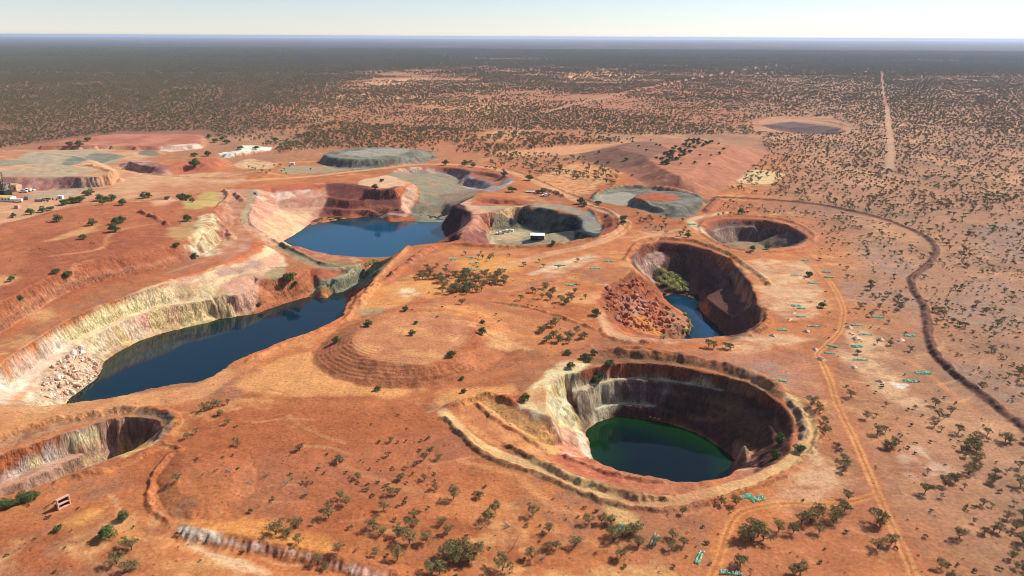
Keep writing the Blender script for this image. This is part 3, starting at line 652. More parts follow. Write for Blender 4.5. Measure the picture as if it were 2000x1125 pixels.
paint([(708, 426), (750, 420), (794, 418), (794, 422), (750, 425)], (196, 168, 150), 0.5, 0.8, 4, 0.7)
paint([(790, 362), (800, 355), (815, 364), (816, 385), (806, 404), (797, 422), (790, 420), (784, 390)], (228, 176, 148), 1.0, 1.2, 4, 1, 0, (214, 152, 122), 4)
paint([(775, 372), (800, 355), (812, 362), (790, 374)], (206, 112, 70), 1.0, 1.5, 4, 0.85)
paint([(700, 352), (740, 345), (760, 342), (780, 350), (790, 358), (760, 366), (720, 364)], (224, 176, 142), 2, 3, 10, 0.9)
paint([(757, 342), (800, 338), (850, 340), (896, 345), (905, 362), (936, 378), (916, 390), (888, 402), (878, 418), (800, 422), (812, 400), (818, 380), (812, 362), (785, 350)], (146, 134, 112), 1.0, 1.5, 6, 1, 0, (158, 132, 108), 12)
paint([(860, 375), (900, 370), (930, 378), (900, 395), (860, 392)], (160, 128, 108), 3, 4, 8, 0.7)
paint([(770, 335), (820, 326), (900, 328), (925, 335), (960, 336), (1000, 346), (992, 362), (965, 374), (940, 374), (905, 362), (900, 346), (850, 338), (800, 338)], (176, 158, 156), 1.2, 1.5, 5, 1, 0, (146, 122, 122), 6)
paint([(900, 345), (930, 338), (975, 345), (985, 358), (965, 364), (955, 355), (925, 349)], (178, 106, 80), 1.5, 1.5, 5, 0.9)
paint([(770, 331), (820, 324), (900, 326), (960, 334), (1000, 344), (990, 350), (900, 334), (820, 330)], (184, 104, 76), 1.0, 1.5, 6, 0.85)
paint([(820, 326), (780, 330), (800, 336), (850, 336)], (226, 190, 160), 1, 2, 5, 0.7)
paint([(866, 430), (890, 400), (920, 412), (922, 430), (908, 445), (898, 470), (875, 470), (863, 445)], (92, 54, 50), 1, 1.2, 5, 1, 0, (74, 44, 44), 4)
paint([(890, 400), (930, 395), (1000, 403), (1000, 410), (940, 420), (925, 426), (915, 412)], (216, 164, 132), 1.5, 2, 6, 0.9)
paint([(935, 402), (990, 402), (1040, 398), (1000, 410), (960, 412)], (168, 156, 128), 2, 2, 6, 0.7)
# --- filled pit
paint([(905, 415), (930, 418), (1000, 404), (1030, 402), (998, 430), (965, 440), (958, 472), (905, 472), (898, 440)], (196, 136, 112), 1.2, 1.5, 5, 1, 0, (166, 106, 90), 5)
paint([(940, 425), (965, 418), (968, 440), (958, 460), (945, 450)], (204, 124, 92), 1.2, 1.5, 4, 0.8)
paint([(905, 458), (955, 456), (960, 474), (910, 472)], (134, 78, 72), 1.0, 1.2, 4, 0.8)
paint([(975, 412), (1010, 403), (1028, 404), (1000, 428), (980, 434)], (216, 170, 126), 1, 1.5, 4, 0.9)
paint([(958, 440), (998, 432), (1030, 446), (1112, 465), (1100, 474), (1000, 478), (958, 476)], (158, 146, 120), 1.0, 1.5, 6, 1, 0, (180, 154, 122), 10)
paint([(972, 456), (1000, 452), (1035, 460), (1020, 470), (985, 470)], (218, 180, 140), 2, 3, 6, 0.75, 0.2)
paint([(1032, 400), (1062, 405), (1130, 422), (1146, 418), (1150, 405), (1165, 425), (1180, 445), (1174, 458), (1150, 465), (1110, 469), (1030, 449), (994, 435)], (60, 62, 60), 1.0, 1.0, 5, 1, 0, (44, 46, 45), 4)  # front of the rock fill darkened: its shade is put into the colour
paint([(1130, 425), (1145, 412), (1165, 428), (1176, 445), (1172, 455), (1145, 452), (1138, 440)], (140, 134, 122), 1.2, 1.5, 4, 0.9)
paint([(1035, 398), (1060, 396), (1110, 402), (1140, 412), (1130, 420), (1090, 410), (1050, 404)], (158, 146, 126), 1.5, 1.5, 6, 0.85)
paint([(1146, 402), (1190, 414), (1205, 430), (1200, 448), (1176, 458), (1186, 440), (1170, 420)], (156, 84, 64), 1.2, 1.5, 5, 0.9)
# pads and piles beyond
paint([(1150, 392), (1172, 376), (1210, 364), (1270, 366), (1372, 386), (1375, 402), (1352, 422), (1322, 427), (1288, 421), (1232, 405), (1215, 402)], (138, 126, 112), 1.2, 1.5, 6, 1, 0, (112, 103, 93), 5)
paint([(1160, 390), (1200, 376), (1236, 380), (1232, 396), (1200, 400)], (166, 153, 136), 1.5, 2, 8, 0.9)
paint([(1242, 386), (1262, 378), (1300, 378), (1326, 386), (1308, 393), (1270, 393)], (178, 96, 68), 1.0, 1.2, 4, 0.95)
paint([(920, 388), (960, 384), (1030, 390), (1034, 400), (960, 402), (922, 400)], (176, 92, 66), 1.5, 2, 6, 0.8)
# --- rock slide pit
paint([(1232, 515), (1252, 480), (1300, 472), (1380, 486), (1440, 520), (1470, 560), (1490, 612), (1470, 645), (1416, 657), (1390, 640), (1362, 590), (1290, 570), (1265, 545)], (118, 78, 68), 1.2, 1.5, 6, 1, 0, (94, 62, 56), 4, st=(1, 0.3))
paint([(1234, 510), (1250, 484), (1270, 474), (1340, 475), (1400, 494), (1440, 518), (1436, 524), (1390, 502), (1330, 484), (1270, 484), (1244, 512)], (166, 92, 66), 0.8, 1.2, 5, 0.9)
paint([(1240, 515), (1255, 492), (1290, 488), (1296, 510), (1288, 545), (1265, 545)], (206, 164, 146), 1.5, 2, 5, 0.9, 0, (176, 128, 114), 4, st=(1, 0.4))
paint([(1425, 535), (1450, 545), (1470, 575), (1475, 600), (1455, 590), (1435, 565)], (196, 146, 116), 1.2, 1.5, 5, 0.8)
paint([(1172, 600), (1176, 562), (1215, 543), (1245, 540), (1290, 572), (1316, 600), (1350, 635), (1350, 658), (1290, 660), (1232, 652), (1195, 630)], (182, 102, 70), 1.2, 2, 5, 1, 0, (156, 88, 66), 4)
paint([(1225, 615), (1260, 610), (1290, 640), (1290, 656), (1250, 648)], (206, 132, 76), 2, 3, 5, 0.8)
paint([(1210, 590), (1260, 580), (1275, 605), (1240, 620)], (178, 138, 122), 3, 4, 5, 0.7, 0.2)
paint([(1300, 600), (1335, 620), (1352, 640), (1345, 656), (1310, 650)], (176, 128, 100), 2, 2, 5, 0.8)
paint([(1178, 612), (1196, 640), (1230, 656), (1280, 660), (1280, 668), (1220, 668), (1180, 648), (1168, 620)], (206, 156, 124), 1.2, 2, 5, 0.7)
# --- dry round pit
paint([(1379, 440), (1412, 428), (1490, 429), (1560, 449), (1576, 465), (1556, 480), (1480, 487), (1412, 479), (1384, 460)], (140, 106, 98), 1.2, 1.2, 6, 1, 0, (118, 88, 86), 4, st=(1, 0.3))
paint([(1376, 445), (1385, 432), (1450, 425), (1530, 435), (1578, 462), (1560, 460), (1520, 446), (1450, 437), (1398, 440), (1386, 455)], (164, 94, 70), 0.8, 1.2, 5, 0.85)
paint([(1392, 452), (1410, 446), (1440, 448), (1440, 470), (1415, 472)], (196, 160, 144), 2, 2, 5, 0.7, 0, (170, 130, 118), 4, st=(1, 0.4))
paint([(1425, 470), (1470, 471), (1540, 478), (1520, 485), (1440, 483)], (166, 138, 104), 1.2, 1.5, 4, 0.7)
paint([(1366, 440), (1376, 428), (1410, 422), (1450, 419), (1540, 430), (1598, 458), (1590, 478), (1556, 488), (1570, 476), (1580, 464), (1560, 447), (1490, 428), (1412, 426), (1380, 436)], (176, 104, 78), 1.5, 2, 6, 0.7)
paint([(1490, 243), (1550, 238), (1640, 250), (1652, 257), (1580, 261), (1500, 250)], (120, 92, 86), 3, 3, 12, 1, 0, (98, 76, 74), 12)
paint([(1470, 240), (1510, 230), (1600, 232), (1665, 248), (1665, 262), (1600, 268), (1500, 258), (1470, 252), (1490, 248), (1580, 263), (1655, 258), (1640, 248), (1560, 237), (1495, 241)], (196, 142, 112), 4, 5, 15, 0.8)
# --- green lake pit
paint([(1112, 728), (1180, 716), (1260, 710), (1360, 722), (1460, 747), (1526, 790), (1553, 830), (1540, 885), (1470, 930), (1432, 912), (1405, 874), (1340, 838), (1260, 820), (1156, 832), (1138, 845), (1110, 770)], (108, 66, 56), 1.2, 1.2, 6, 1, 0, (84, 54, 50), 4, st=(1, 0.3))
paint([(1120, 735), (1180, 714), (1260, 709), (1360, 721), (1460, 746), (1530, 790), (1520, 795), (1450, 755), (1350, 733), (1250, 722), (1180, 730), (1140, 745)], (152, 76, 54), 0.8, 1.0, 5, 0.95, 0, (168, 88, 60), 5)
paint([(1130, 752), (1190, 738), (1260, 735), (1340, 745), (1406, 760), (1406, 763), (1340, 750), (1260, 741), (1195, 744), (1140, 758)], (216, 186, 148), 0.8, 1, 4, 0.95)
paint([(1110, 745), (1150, 752), (1210, 740), (1214, 785), (1180, 815), (1145, 838), (1128, 800), (1112, 770)], (212, 188, 156), 1.2, 1.5, 5, 0.95, 0, (166, 138, 120), 4, st=(1, 0.35))
paint([(1205, 742), (1280, 742), (1320, 755), (1300, 785), (1240, 785), (1210, 785)], (150, 122, 122), 1.5, 2.5, 5, 0.85, 0, (112, 78, 78), 5, st=(1, 0.35))
paint([(1380, 775), (1440, 790), (1490, 830), (1480, 880), (1430, 850)], (122, 84, 62), 2, 3, 6, 0.7)
paint([(1164, 795), (1212, 785), (1272, 790), (1275, 794), (1212, 792), (1170, 800)], (216, 196, 170), 0.6, 0.8, 4, 0.9)
paint([(1066, 760), (1080, 744), (1100, 735), (1112, 745), (1108, 775), (1122, 805), (1140, 840), (1120, 850), (1095, 840), (1075, 815)], (238, 214, 176), 1.2, 1.5, 5, 1, 0, (224, 190, 128), 4)
paint([(1072, 815), (1095, 835), (1125, 845), (1155, 892), (1120, 900), (1088, 885), (1075, 860)], (226, 170, 142), 1.2, 1.5, 5, 1, 0, (206, 132, 104), 5)
paint([(1125, 850), (1140, 845), (1155, 890), (1150, 895), (1140, 885)], (232, 206, 182), 0.8, 1, 4, 0.8)
paint([(1020, 780), (1045, 745), (1075, 720), (1110, 706), (1150, 712), (1120, 730), (1080, 745), (1066, 770), (1070, 812), (1040, 803), (1016, 796)], (230, 204, 158), 1.5, 2, 5, 0.95, 0, (214, 162, 116), 8)
paint([(1045, 770), (1062, 750), (1068, 800), (1045, 795)], (202, 142, 98), 1.5, 2, 5, 0.7)
paint([(1010, 795), (1044, 804), (1073, 813), (1072, 835), (1040, 820), (1010, 806)], (150, 96, 76), 0.6, 0.8, 4, 0.9, 0, (186, 168, 150), 4)
paint([(935, 785), (990, 788), (1040, 820), (1072, 836), (1090, 865), (1085, 888), (1040, 862), (980, 825)], (222, 162, 104), 1.5, 2, 6, 0.9, 0, (206, 142, 92), 8)
paint([(880, 803), (925, 785), (980, 830), (1060, 880), (1085, 895), (1060, 905), (1000, 880), (930, 845)], (212, 146, 96), 1.5, 2, 6, 0.85, 0, (194, 120, 80), 6)
paint([(1088, 890), (1160, 900), (1240, 928), (1348, 943), (1400, 935), (1360, 955), (1310, 966), (1220, 950), (1120, 920)], (204, 122, 90), 1.2, 1.5, 5, 0.9, 0, (184, 98, 74), 5)
paint([(985, 866), (1020, 880), (1100, 920), (1200, 952), (1305, 965), (1300, 975), (1200, 964), (1100, 932), (1000, 890)], (128, 92, 66), 1.0, 1.5, 4, 0.8, 0, (150, 88, 60), 4)
paint([(1438, 860), (1460, 870), (1480, 895), (1470, 925), (1435, 925), (1430, 890)], (182, 122, 98), 0.8, 1, 4, 0.95, 0, (206, 158, 130), 3)
paint([(1400, 935), (1450, 925), (1520, 900), (1548, 850), (1560, 830), (1568, 860), (1540, 905), (1470, 940), (1410, 952)], (198, 118, 84), 1.2, 1.5, 5, 0.8)
paint([(1150, 695), (1200, 690), (1300, 696), (1420, 719), (1510, 756), (1536, 777), (1526, 782), (1500, 768), (1420, 732), (1320, 712), (1210, 708), (1160, 714)], (138, 100, 74), 0.8, 1.2, 4, 0.85, 0, (120, 82, 60), 4)
track([(868, 806), (900, 838), (940, 868), (990, 892), (1040, 910), (1100, 931), (1160, 956), (1200, 974), (1250, 983), (1310, 980), (1380, 964), (1450, 946), (1520, 915), (1562, 884), (1582, 850), (1578, 818), (1560, 790), (1545, 776)], 4.6, (226, 182, 128), 0.95)
track([(1540, 780), (1558, 802), (1568, 825), (1570, 850)], 2.4, (128, 116, 108), 0.9, mark=False)
track([(868, 818), (900, 852), (935, 881), (985, 906), (1030, 920), (1090, 942), (1150, 968), (1185, 981)], 2.6, (150, 120, 86), 0.5, mark=False)
# --- corner pit
paint([(-80, 922), (60, 868), (170, 832), (240, 817), (300, 820), (318, 842), (296, 869), (190, 908), (40, 960), (-80, 1000)], (196, 150, 128), 1, 1, 5, 1, 0, (176, 128, 106), 3, st=(1, 0.4))
paint([(-80, 925), (0, 888), (60, 868), (120, 850), (140, 850), (120, 868), (70, 890), (0, 915), (-80, 950)], (188, 100, 56), 0.8, 1.5, 4, 0.95, 0, (150, 80, 56), 3)
paint([(60, 900), (120, 875), (160, 850), (170, 862), (120, 890), (70, 912), (0, 940), (0, 925)], (206, 186, 184), 1, 1.5, 4, 0.85, 0, (226, 200, 150), 5)
paint([(130, 866), (170, 846), (200, 836), (200, 850), (160, 868)], (230, 206, 156), 1, 1.5, 4, 0.9)
paint([(0, 950), (80, 918), (150, 885), (200, 864), (240, 850), (240, 854), (200, 868), (140, 898), (60, 930), (0, 956)], (206, 146, 118), 0.6, 0.6, 4, 0.9)
paint([(110, 930), (180, 890), (240, 868), (280, 860), (250, 875), (190, 905), (130, 925)], (212, 176, 124), 1, 1.2, 4, 0.8, 0, (160, 120, 90), 3, st=(1, 0.4))
paint([(220, 820), (290, 818), (318, 842), (300, 862), (250, 846)], (92, 56, 44), 0.8, 1, 4, 0.6)
paint([(285, 862), (300, 866), (270, 880), (235, 893), (230, 884), (260, 872)], (222, 172, 112), 0.8, 1, 4, 0.9)
paint([(270, 800), (322, 804), (340, 820), (332, 842), (316, 862), (306, 862), (322, 838), (312, 818), (270, 812)], (132, 112, 92), 0.8, 1.2, 4, 0.8)
paint([(-60, 880), (0, 856), (80, 832), (150, 818), (240, 804), (270, 806), (200, 818), (120, 840), (0, 876)], (184, 136, 104), 1.0, 1.5, 4, 0.8, 0, (150, 104, 78), 3)
paint([(340, 820), (360, 822), (372, 840), (340, 868), (322, 866)], (216, 158, 98), 1.5, 3, 5, 0.5, 0.2)
# --- open ground near the lakes
paint([(0, 792), (130, 790), (280, 768), (396, 748), (440, 722), (450, 730), (400, 775), (250, 800), (80, 828), (0, 850)], (208, 142, 100), 2, 3, 12, 0.85, 0, (216, 152, 102), 14)
paint([(470, 745), (520, 715), (590, 690), (614, 694), (625, 722), (660, 745), (720, 757), (800, 763), (760, 775), (650, 770), (560, 776), (480, 765)], (224, 154, 98), 2, 4, 10, 0.85)
paint([(440, 718), (520, 682), (612, 650), (662, 624), (676, 600), (690, 620), (640, 650), (560, 680), (480, 716)], (198, 116, 74), 2, 3, 8, 0.8)
paint([(850, 760), (920, 756), (1000, 756), (1010, 772), (940, 776), (860, 790)], (222, 152, 94), 2, 4, 10, 0.8)
paint([(705, 600), (725, 560), (790, 545), (850, 550), (880, 570), (800, 590), (730, 606)], (226, 156, 96), 3, 5, 10, 0.9, 0, (212, 134, 80), 12)
paint([(780, 570), (800, 562), (815, 572), (795, 580)], (240, 214, 180), 2.5, 4, 5, 0.8, 0.2)
paint([(700, 603), (730, 604), (755, 598), (740, 611), (705, 614)], (172, 150, 116), 1.5, 2, 6, 0.8)
paint([(820, 495), (900, 485), (1060, 490), (1180, 500), (1220, 520), (1150, 530), (1060, 560), (900, 560), (850, 545), (840, 520)], (208, 136, 86), 4, 6, 14, 0.8, 0, (192, 116, 78), 20)
paint([(900, 510), (960, 500), (1030, 510), (1000, 530), (920, 530)], (222, 152, 82), 3, 5, 10, 0.8)
paint([(790, 490), (860, 484), (830, 500), (780, 545), (740, 565), (760, 540)], (198, 112, 74), 2, 3, 6, 0.8, 0, (180, 116, 96), 5)
paint([(880, 600), (980, 590), (1060, 620), (1160, 640), (1160, 670), (1080, 690), (1000, 660)], (206, 130, 82), 4, 5, 14, 0.7)
for q in ([(1210, 465), (1290, 450), (1380, 470), (1350, 465), (1260, 465)], [(1440, 520), (1500, 505), (1570, 520), (1560, 560), (1520, 575), (1490, 545)], [(1490, 560), (1580, 570), (1600, 610), (1540, 625), (1500, 600)], [(1420, 670), (1480, 655), (1560, 655), (1600, 665), (1520, 680), (1440, 690)],
          [(1540, 560), (1590, 555), (1610, 590), (1560, 600)], [(1560, 510), (1590, 515), (1580, 545), (1555, 540)], [(1640, 640), (1700, 650), (1740, 690), (1680, 690)], [(1630, 680), (1700, 700), (1760, 740), (1800, 800), (1740, 780), (1670, 730)], [(1580, 860), (1600, 880), (1640, 960), (1560, 990), (1500, 985), (1520, 945), (1570, 910)],
          [(1060, 520), (1120, 505), (1180, 500), (1150, 520), (1080, 545)], [(1300, 660), (1360, 665), (1340, 676), (1280, 676)]):
    paint(q, (222, 174, 134), 3, 5, 9, 0.85, 0.3, (206, 152, 118), 9, st=(0.5, 1))
paint([(1300, 680), (1440, 690), (1590, 690), (1620, 760), (1560, 770), (1480, 725), (1360, 700)], (176, 116, 90), 4, 6, 16, 0.7, 0, (196, 128, 96), 18)
paint([(1760, 880), (1800, 870), (1850, 900), (1830, 930), (1770, 925)], (172, 116, 92), 2, 3, 8, 0.7, 0, (214, 172, 146), 6)
paint([(1565, 1000), (1640, 960), (1700, 985), (1720, 1060), (1640, 1125), (1450, 1120), (1470, 1060)], (184, 112, 78), 3, 4, 12, 0.7)
paint([(380, 900), (700, 860), (870, 850), (900, 900), (850, 960), (700, 1000), (520, 1010), (450, 960)], (184, 108, 74), 5, 8, 20, 0.7, 0, (168, 104, 78), 18)
paint([(360, 1022), (430, 1010), (560, 1030), (660, 1060), (640, 1082), (500, 1054), (400, 1036)], (214, 140, 78), 2, 4, 8, 0.8)
paint([(355, 1032), (420, 1045), (560, 1072), (680, 1100), (800, 1140), (760, 1150), (620, 1096), (480, 1072), (370, 1048)], (230, 186, 166), 0.8, 1, 3, 0.95, 0, (208, 142, 118), 3, st=(1, 0.3))
paint([(355, 1030), (400, 1036), (430, 1046), (420, 1060), (370, 1052)], (236, 214, 190), 1, 1.5, 3, 0.9)
paint([(360, 1060), (420, 1075), (520, 1115), (500, 1122), (400, 1090)], (228, 178, 138), 1.2, 2, 5, 0.9)
paint([(120, 1020), (170, 995), (215, 985), (200, 1005), (160, 1030)], (222, 152, 86), 2, 3, 6, 0.8)
paint([(210, 1040), (260, 1030), (270, 1050), (230, 1060)], (216, 144, 82), 2, 3, 6, 0.7)
paint([(1738, 745), (1752, 748), (1778, 752), (1760, 760), (1748, 756)], (238, 218, 200), 0.8, 2.5, 4, 0.85, 0.25)
paint([(1320, 925), (1400, 965), (1440, 1000), (1380, 1060), (1240, 1080), (1180, 1020)], (176, 110, 80), 4, 6, 14, 0.5)
paint([(1180, 990), (1240, 1000), (1260, 1030), (1210, 1030)], (214, 166, 112), 1.5, 2, 5, 0.8)
# flank of the terraced dump, darkened with painted shading, and its top
paint([(611, 690), (622, 718), (660, 741), (720, 754), (790, 760), (860, 755), (920, 737), (970, 707), (985, 690), (930, 680), (880, 705), (840, 713), (780, 711), (720, 700), (690, 682), (686, 655), (660, 650)], (178, 106, 72), 1.2, 1.0, 5, 0.9, 0, (188, 114, 78), 8)
paint([(690, 660), (695, 682), (730, 700), (800, 710), (870, 702), (900, 680), (920, 650), (890, 622), (800, 612), (720, 635)], (196, 128, 92), 2, 2, 8, 0.7, 0, (204, 138, 98), 10)
for q in ([(700, 675), (730, 672), (745, 685), (720, 692)], [(765, 645), (810, 638), (850, 650), (820, 660)], [(780, 682), (850, 684), (860, 698), (800, 695)], [(875, 655), (900, 650), (895, 672), (878, 680)]): paint(q, (222, 158, 104), 1.5, 3, 5, 0.7, 0.3)
# mauve-grey gravel on the plain beside the ridge
for q in ([(1660, 470), (1760, 480), (1790, 530), (1760, 545), (1700, 520)], [(1640, 545), (1720, 560), (1790, 590), (1800, 640), (1740, 600), (1650, 590)], [(1850, 560), (1950, 540), (2050, 600), (1980, 660), (1880, 640)], [(1840, 700), (1960, 720), (2040, 800), (1980, 790), (1880, 740)], [(1900, 440), (2050, 430), (2050, 500), (1920, 500)], [(1380, 700), (1500, 705), (1560, 740), (1500, 735), (1420, 715)]):
    paint(q, (162, 130, 116), 5, 8, 16, 0.75, 0.1)
# --- haul roads and vehicle tracks
track([(150, 322), (190, 326), (230, 333), (300, 344), (380, 351), (450, 353), (520, 351), (600, 345), (680, 336), (760, 327), (820, 321), (880, 321), (950, 327), (1010, 340), (1060, 362), (1110, 384), (1160, 402), (1200, 416), (1222, 436), (1205, 458), (1150, 478), (1080, 492), (1030, 508), (980, 520)], 8, (220, 162, 120), 0.9, feather=1.5)
track([(0, 440), (80, 412), (200, 382), (240, 366), (260, 352), (230, 335)], 6, (206, 150, 116), 0.7, feather=1.5)
track([(1222, 436), (1260, 470), (1300, 462), (1370, 452), (1400, 475), (1450, 490), (1520, 495), (1560, 503), (1590, 520), (1622, 552), (1645, 595), (1646, 625), (1638, 650), (1612, 676), (1596, 692), (1606, 708), (1622, 745), (1636, 790), (1665, 850), (1700, 930), (1735, 1010), (1765, 1075), (1790, 1140)], 2.6, (222, 158, 100), 0.95, True, 0.5, base=(186, 110, 76))
track([(1370, 452), (1350, 430), (1390, 420), (1420, 415)], 6, (232, 200, 164), 0.8, feather=2)
track([(1345, 445), (1372, 460), (1400, 476), (1440, 487), (1500, 489), (1560, 482), (1588, 468), (1586, 452), (1560, 442), (1520, 432)], 4, (206, 134, 94), 0.85, feather=1)
track([(1390, 1125), (1405, 1090), (1420, 1040), (1440, 1005), (1480, 990), (1540, 983), (1600, 985), (1660, 980), (1712, 966)], 2.4, (224, 150, 86), 0.85, True, 0.5)
track([(800, 486), (770, 513), (740, 545), (715, 575), (698, 605), (680, 632), (640, 650), (580, 672), (520, 694), (470, 722), (420, 748), (330, 772), (200, 796), (60, 826), (-60, 850)], 4.5, (216, 142, 94), 0.8, feather=1.2)
track([(1080, 545), (1030, 556), (960, 570), (880, 592), (800, 600), (740, 614), (700, 640), (660, 668)], 6, (176, 112, 84), 0.8, feather=2)
track([(1180, 505), (1120, 530), (1060, 556), (1000, 575), (960, 575), (930, 585), (960, 600), (1040, 615), (1120, 640), (1170, 660)], 6, (180, 108, 80), 0.8, feather=2)
track([(1175, 690), (1080, 702), (990, 725), (920, 745), (840, 770), (740, 785), (600, 790), (450, 790), (330, 790)], 5, (196, 118, 78), 0.7, feather=2)
track([(1040, 535), (1080, 522), (1120, 508), (1150, 502)], 5, (236, 206, 178), 0.6, feather=2)
track([(1732, 208), (1736, 250), (1740, 295), (1738, 330)], 7, (206, 160, 130), 0.85, feather=3)
track([(1722, 140), (1724, 175), (1730, 205)], 5, (176, 140, 120), 0.6, feather=3)
track([(1060, 222), (1160, 195), (1300, 166), (1400, 146), (1520, 128)], 9, (206, 156, 130), 0.8, feather=3)
track([(320, 430), (280, 440), (230, 450), (208, 465), (205, 478), (180, 490), (100, 500)], 3, (212, 146, 100), 0.8, feather=1)
track([(70, 590), (120, 560), (140, 540), (150, 515), (180, 508)], 2.6, (202, 130, 92), 0.7, feather=1)
track([(900, 900), (960, 915), (1010, 930), (1045, 960), (1080, 990), (1130, 1005)], 2.5, (220, 152, 100), 0.6, feather=0.8)
track([(1085, 1000), (1095, 1025), (1120, 1045), (1170, 1060), (1260, 1085), (1360, 1105)], 3, (202, 124, 84), 0.6, feather=0.8)
track([(660, 905), (760, 945), (880, 975), (1000, 1005), (1080, 1025)], 2.2, (212, 142, 92), 0.5, feather=0.8)
track([(1700, 690), (1760, 700), (1800, 720), (1850, 760), (1900, 800)], 2.6, (216, 142, 92), 0.6, feather=0.8)
track([(560, 345), (500, 335), (440, 345)], 4, (214, 164, 124), 0.7, feather=1)
track([(330, 532), (400, 508), (440, 484), (462, 458), (468, 440)], 3, (206, 146, 116), 0.6, False, 0.8)
track([(345, 520), (410, 492), (436, 470), (430, 440)], 2, (150, 92, 70), 0.6, False, 0.8, False)
track([(-20, 650), (60, 600), (130, 562), (200, 536), (290, 520), (340, 505)], 3.5, (200, 132, 102), 0.6, False, 1, False)
track([(1000, 372), (1040, 384), (1070, 398), (1040, 404)], 5, (206, 142, 106), 0.7, False, 1.5)
track([(1240, 470), (1280, 458), (1330, 448)], 4, (222, 168, 126), 0.7, False, 1)
track([(1380, 425), (1394, 402), (1404, 388)], 5, (172, 106, 82), 0.6, False, 1, False)
track([(540, 300), (600, 270), (640, 255)], 8, (172, 92, 68), 0.8, False, 2, False)
rw = np.random.default_rng(77)
for k in range(70):
    x0, y0 = rw.uniform(150, 1950), rw.uniform(690, 1100)
    if x0 < 420 and y0 < 800: continue
    a0 = rw.uniform(-0.5, 0.5) + (0 if rw.random() < 0.7 else 1.2); L_ = rw.uniform(50, 170); cv = rw.uniform(-0.9, 0.9)
    pts_ = [(x0 + L_ * t * math.cos(a0 + cv * t), y0 + 0.45 * L_ * t * math.sin(a0 + cv * t)) for t in (0, 0.25, 0.5, 0.75, 1)]
    if max(q_[1] for q_ in pts_) > 1130: continue
    track(pts_, rw.uniform(0.7, 1.8), ((216, 150, 102), (150, 88, 58), (226, 170, 124))[k % 3], rw.uniform(0.25, 0.55), False, 0.5, False)
# bund soils
for L, cc in ((BUNDS[0][1], (116, 78, 66)), (BUNDS[1][1], (150, 92, 74))):
    J, I = box(L[:, 0].min() - 5, L[:, 0].max() + 5, L[:, 1].min() - 5, L[:, 1].max() + 5)
    d, s_ = dline(GX[J, I], GY[J, I], L)
    C[J, I] = mixc(C[J, I], np.broadcast_to(lin(cc), d.shape + (3,)), 0.9 * (1 - sstep(1.5, 2.5, d + 0.5 * fbm(GX[J, I], GY[J, I], 4, 555, 2))))
C *= 0.80


# far away the scrub is too small to build one by one: its colour mottles the ground
far = sstep(2600, 4000, GY)
vg = sstep(-0.45, 0.1, fbm(GX, GY * 0.5, 420, 371, 4) - 0.28 * sstep(-0.25, 0.0, GX / GY) * (1 - sstep(0.3, 0.5, GX / GY)) * (1 - sstep(4200, 5200, GY)) + 0.35 * sstep(3500, 7000, GY))
C = mixc(C, 0.8 * lin((70, 60, 52)), far * (0.45 + 0.53 * vg))

# colour grain that belongs to the soil
steep = sstep(0.55, 1.1, SL) * (GY < 800) * (Z < 3)
zz_ = Z + 0.9 * fbm(GX, GY, 12, 383, 2)
strat = vn(zz_ / 1.1, zz_ * 0 + GX / 60, 385) * 0.9 + vn(zz_ / 3.1, zz_ * 0 + GX / 90, 387) * 0.8
C *= (1 + steep * 0.42 * strat)[..., None]
g = 1 + 0.10 * fbm(GX, GY, 5, 381, 3) + 0.07 * vn(GX / 0.9, GY / 0.9, 391) * (1 - sstep(300, 600, GY))
C *= np.clip(g, 0.6, 1.4)[..., None] * np.array((1.0, 1.07, 1.02))

# ------------------------------------------------------------------ materials
def mat(name, rough=0.95, spec=0.15):
    m = bpy.data.materials.new(name); m.use_nodes = True
    b = m.node_tree.nodes['Principled BSDF']
    b.inputs['Roughness'].default_value = rough
    b.inputs['Specular IOR Level'].default_value = spec
    return m, m.node_tree, b

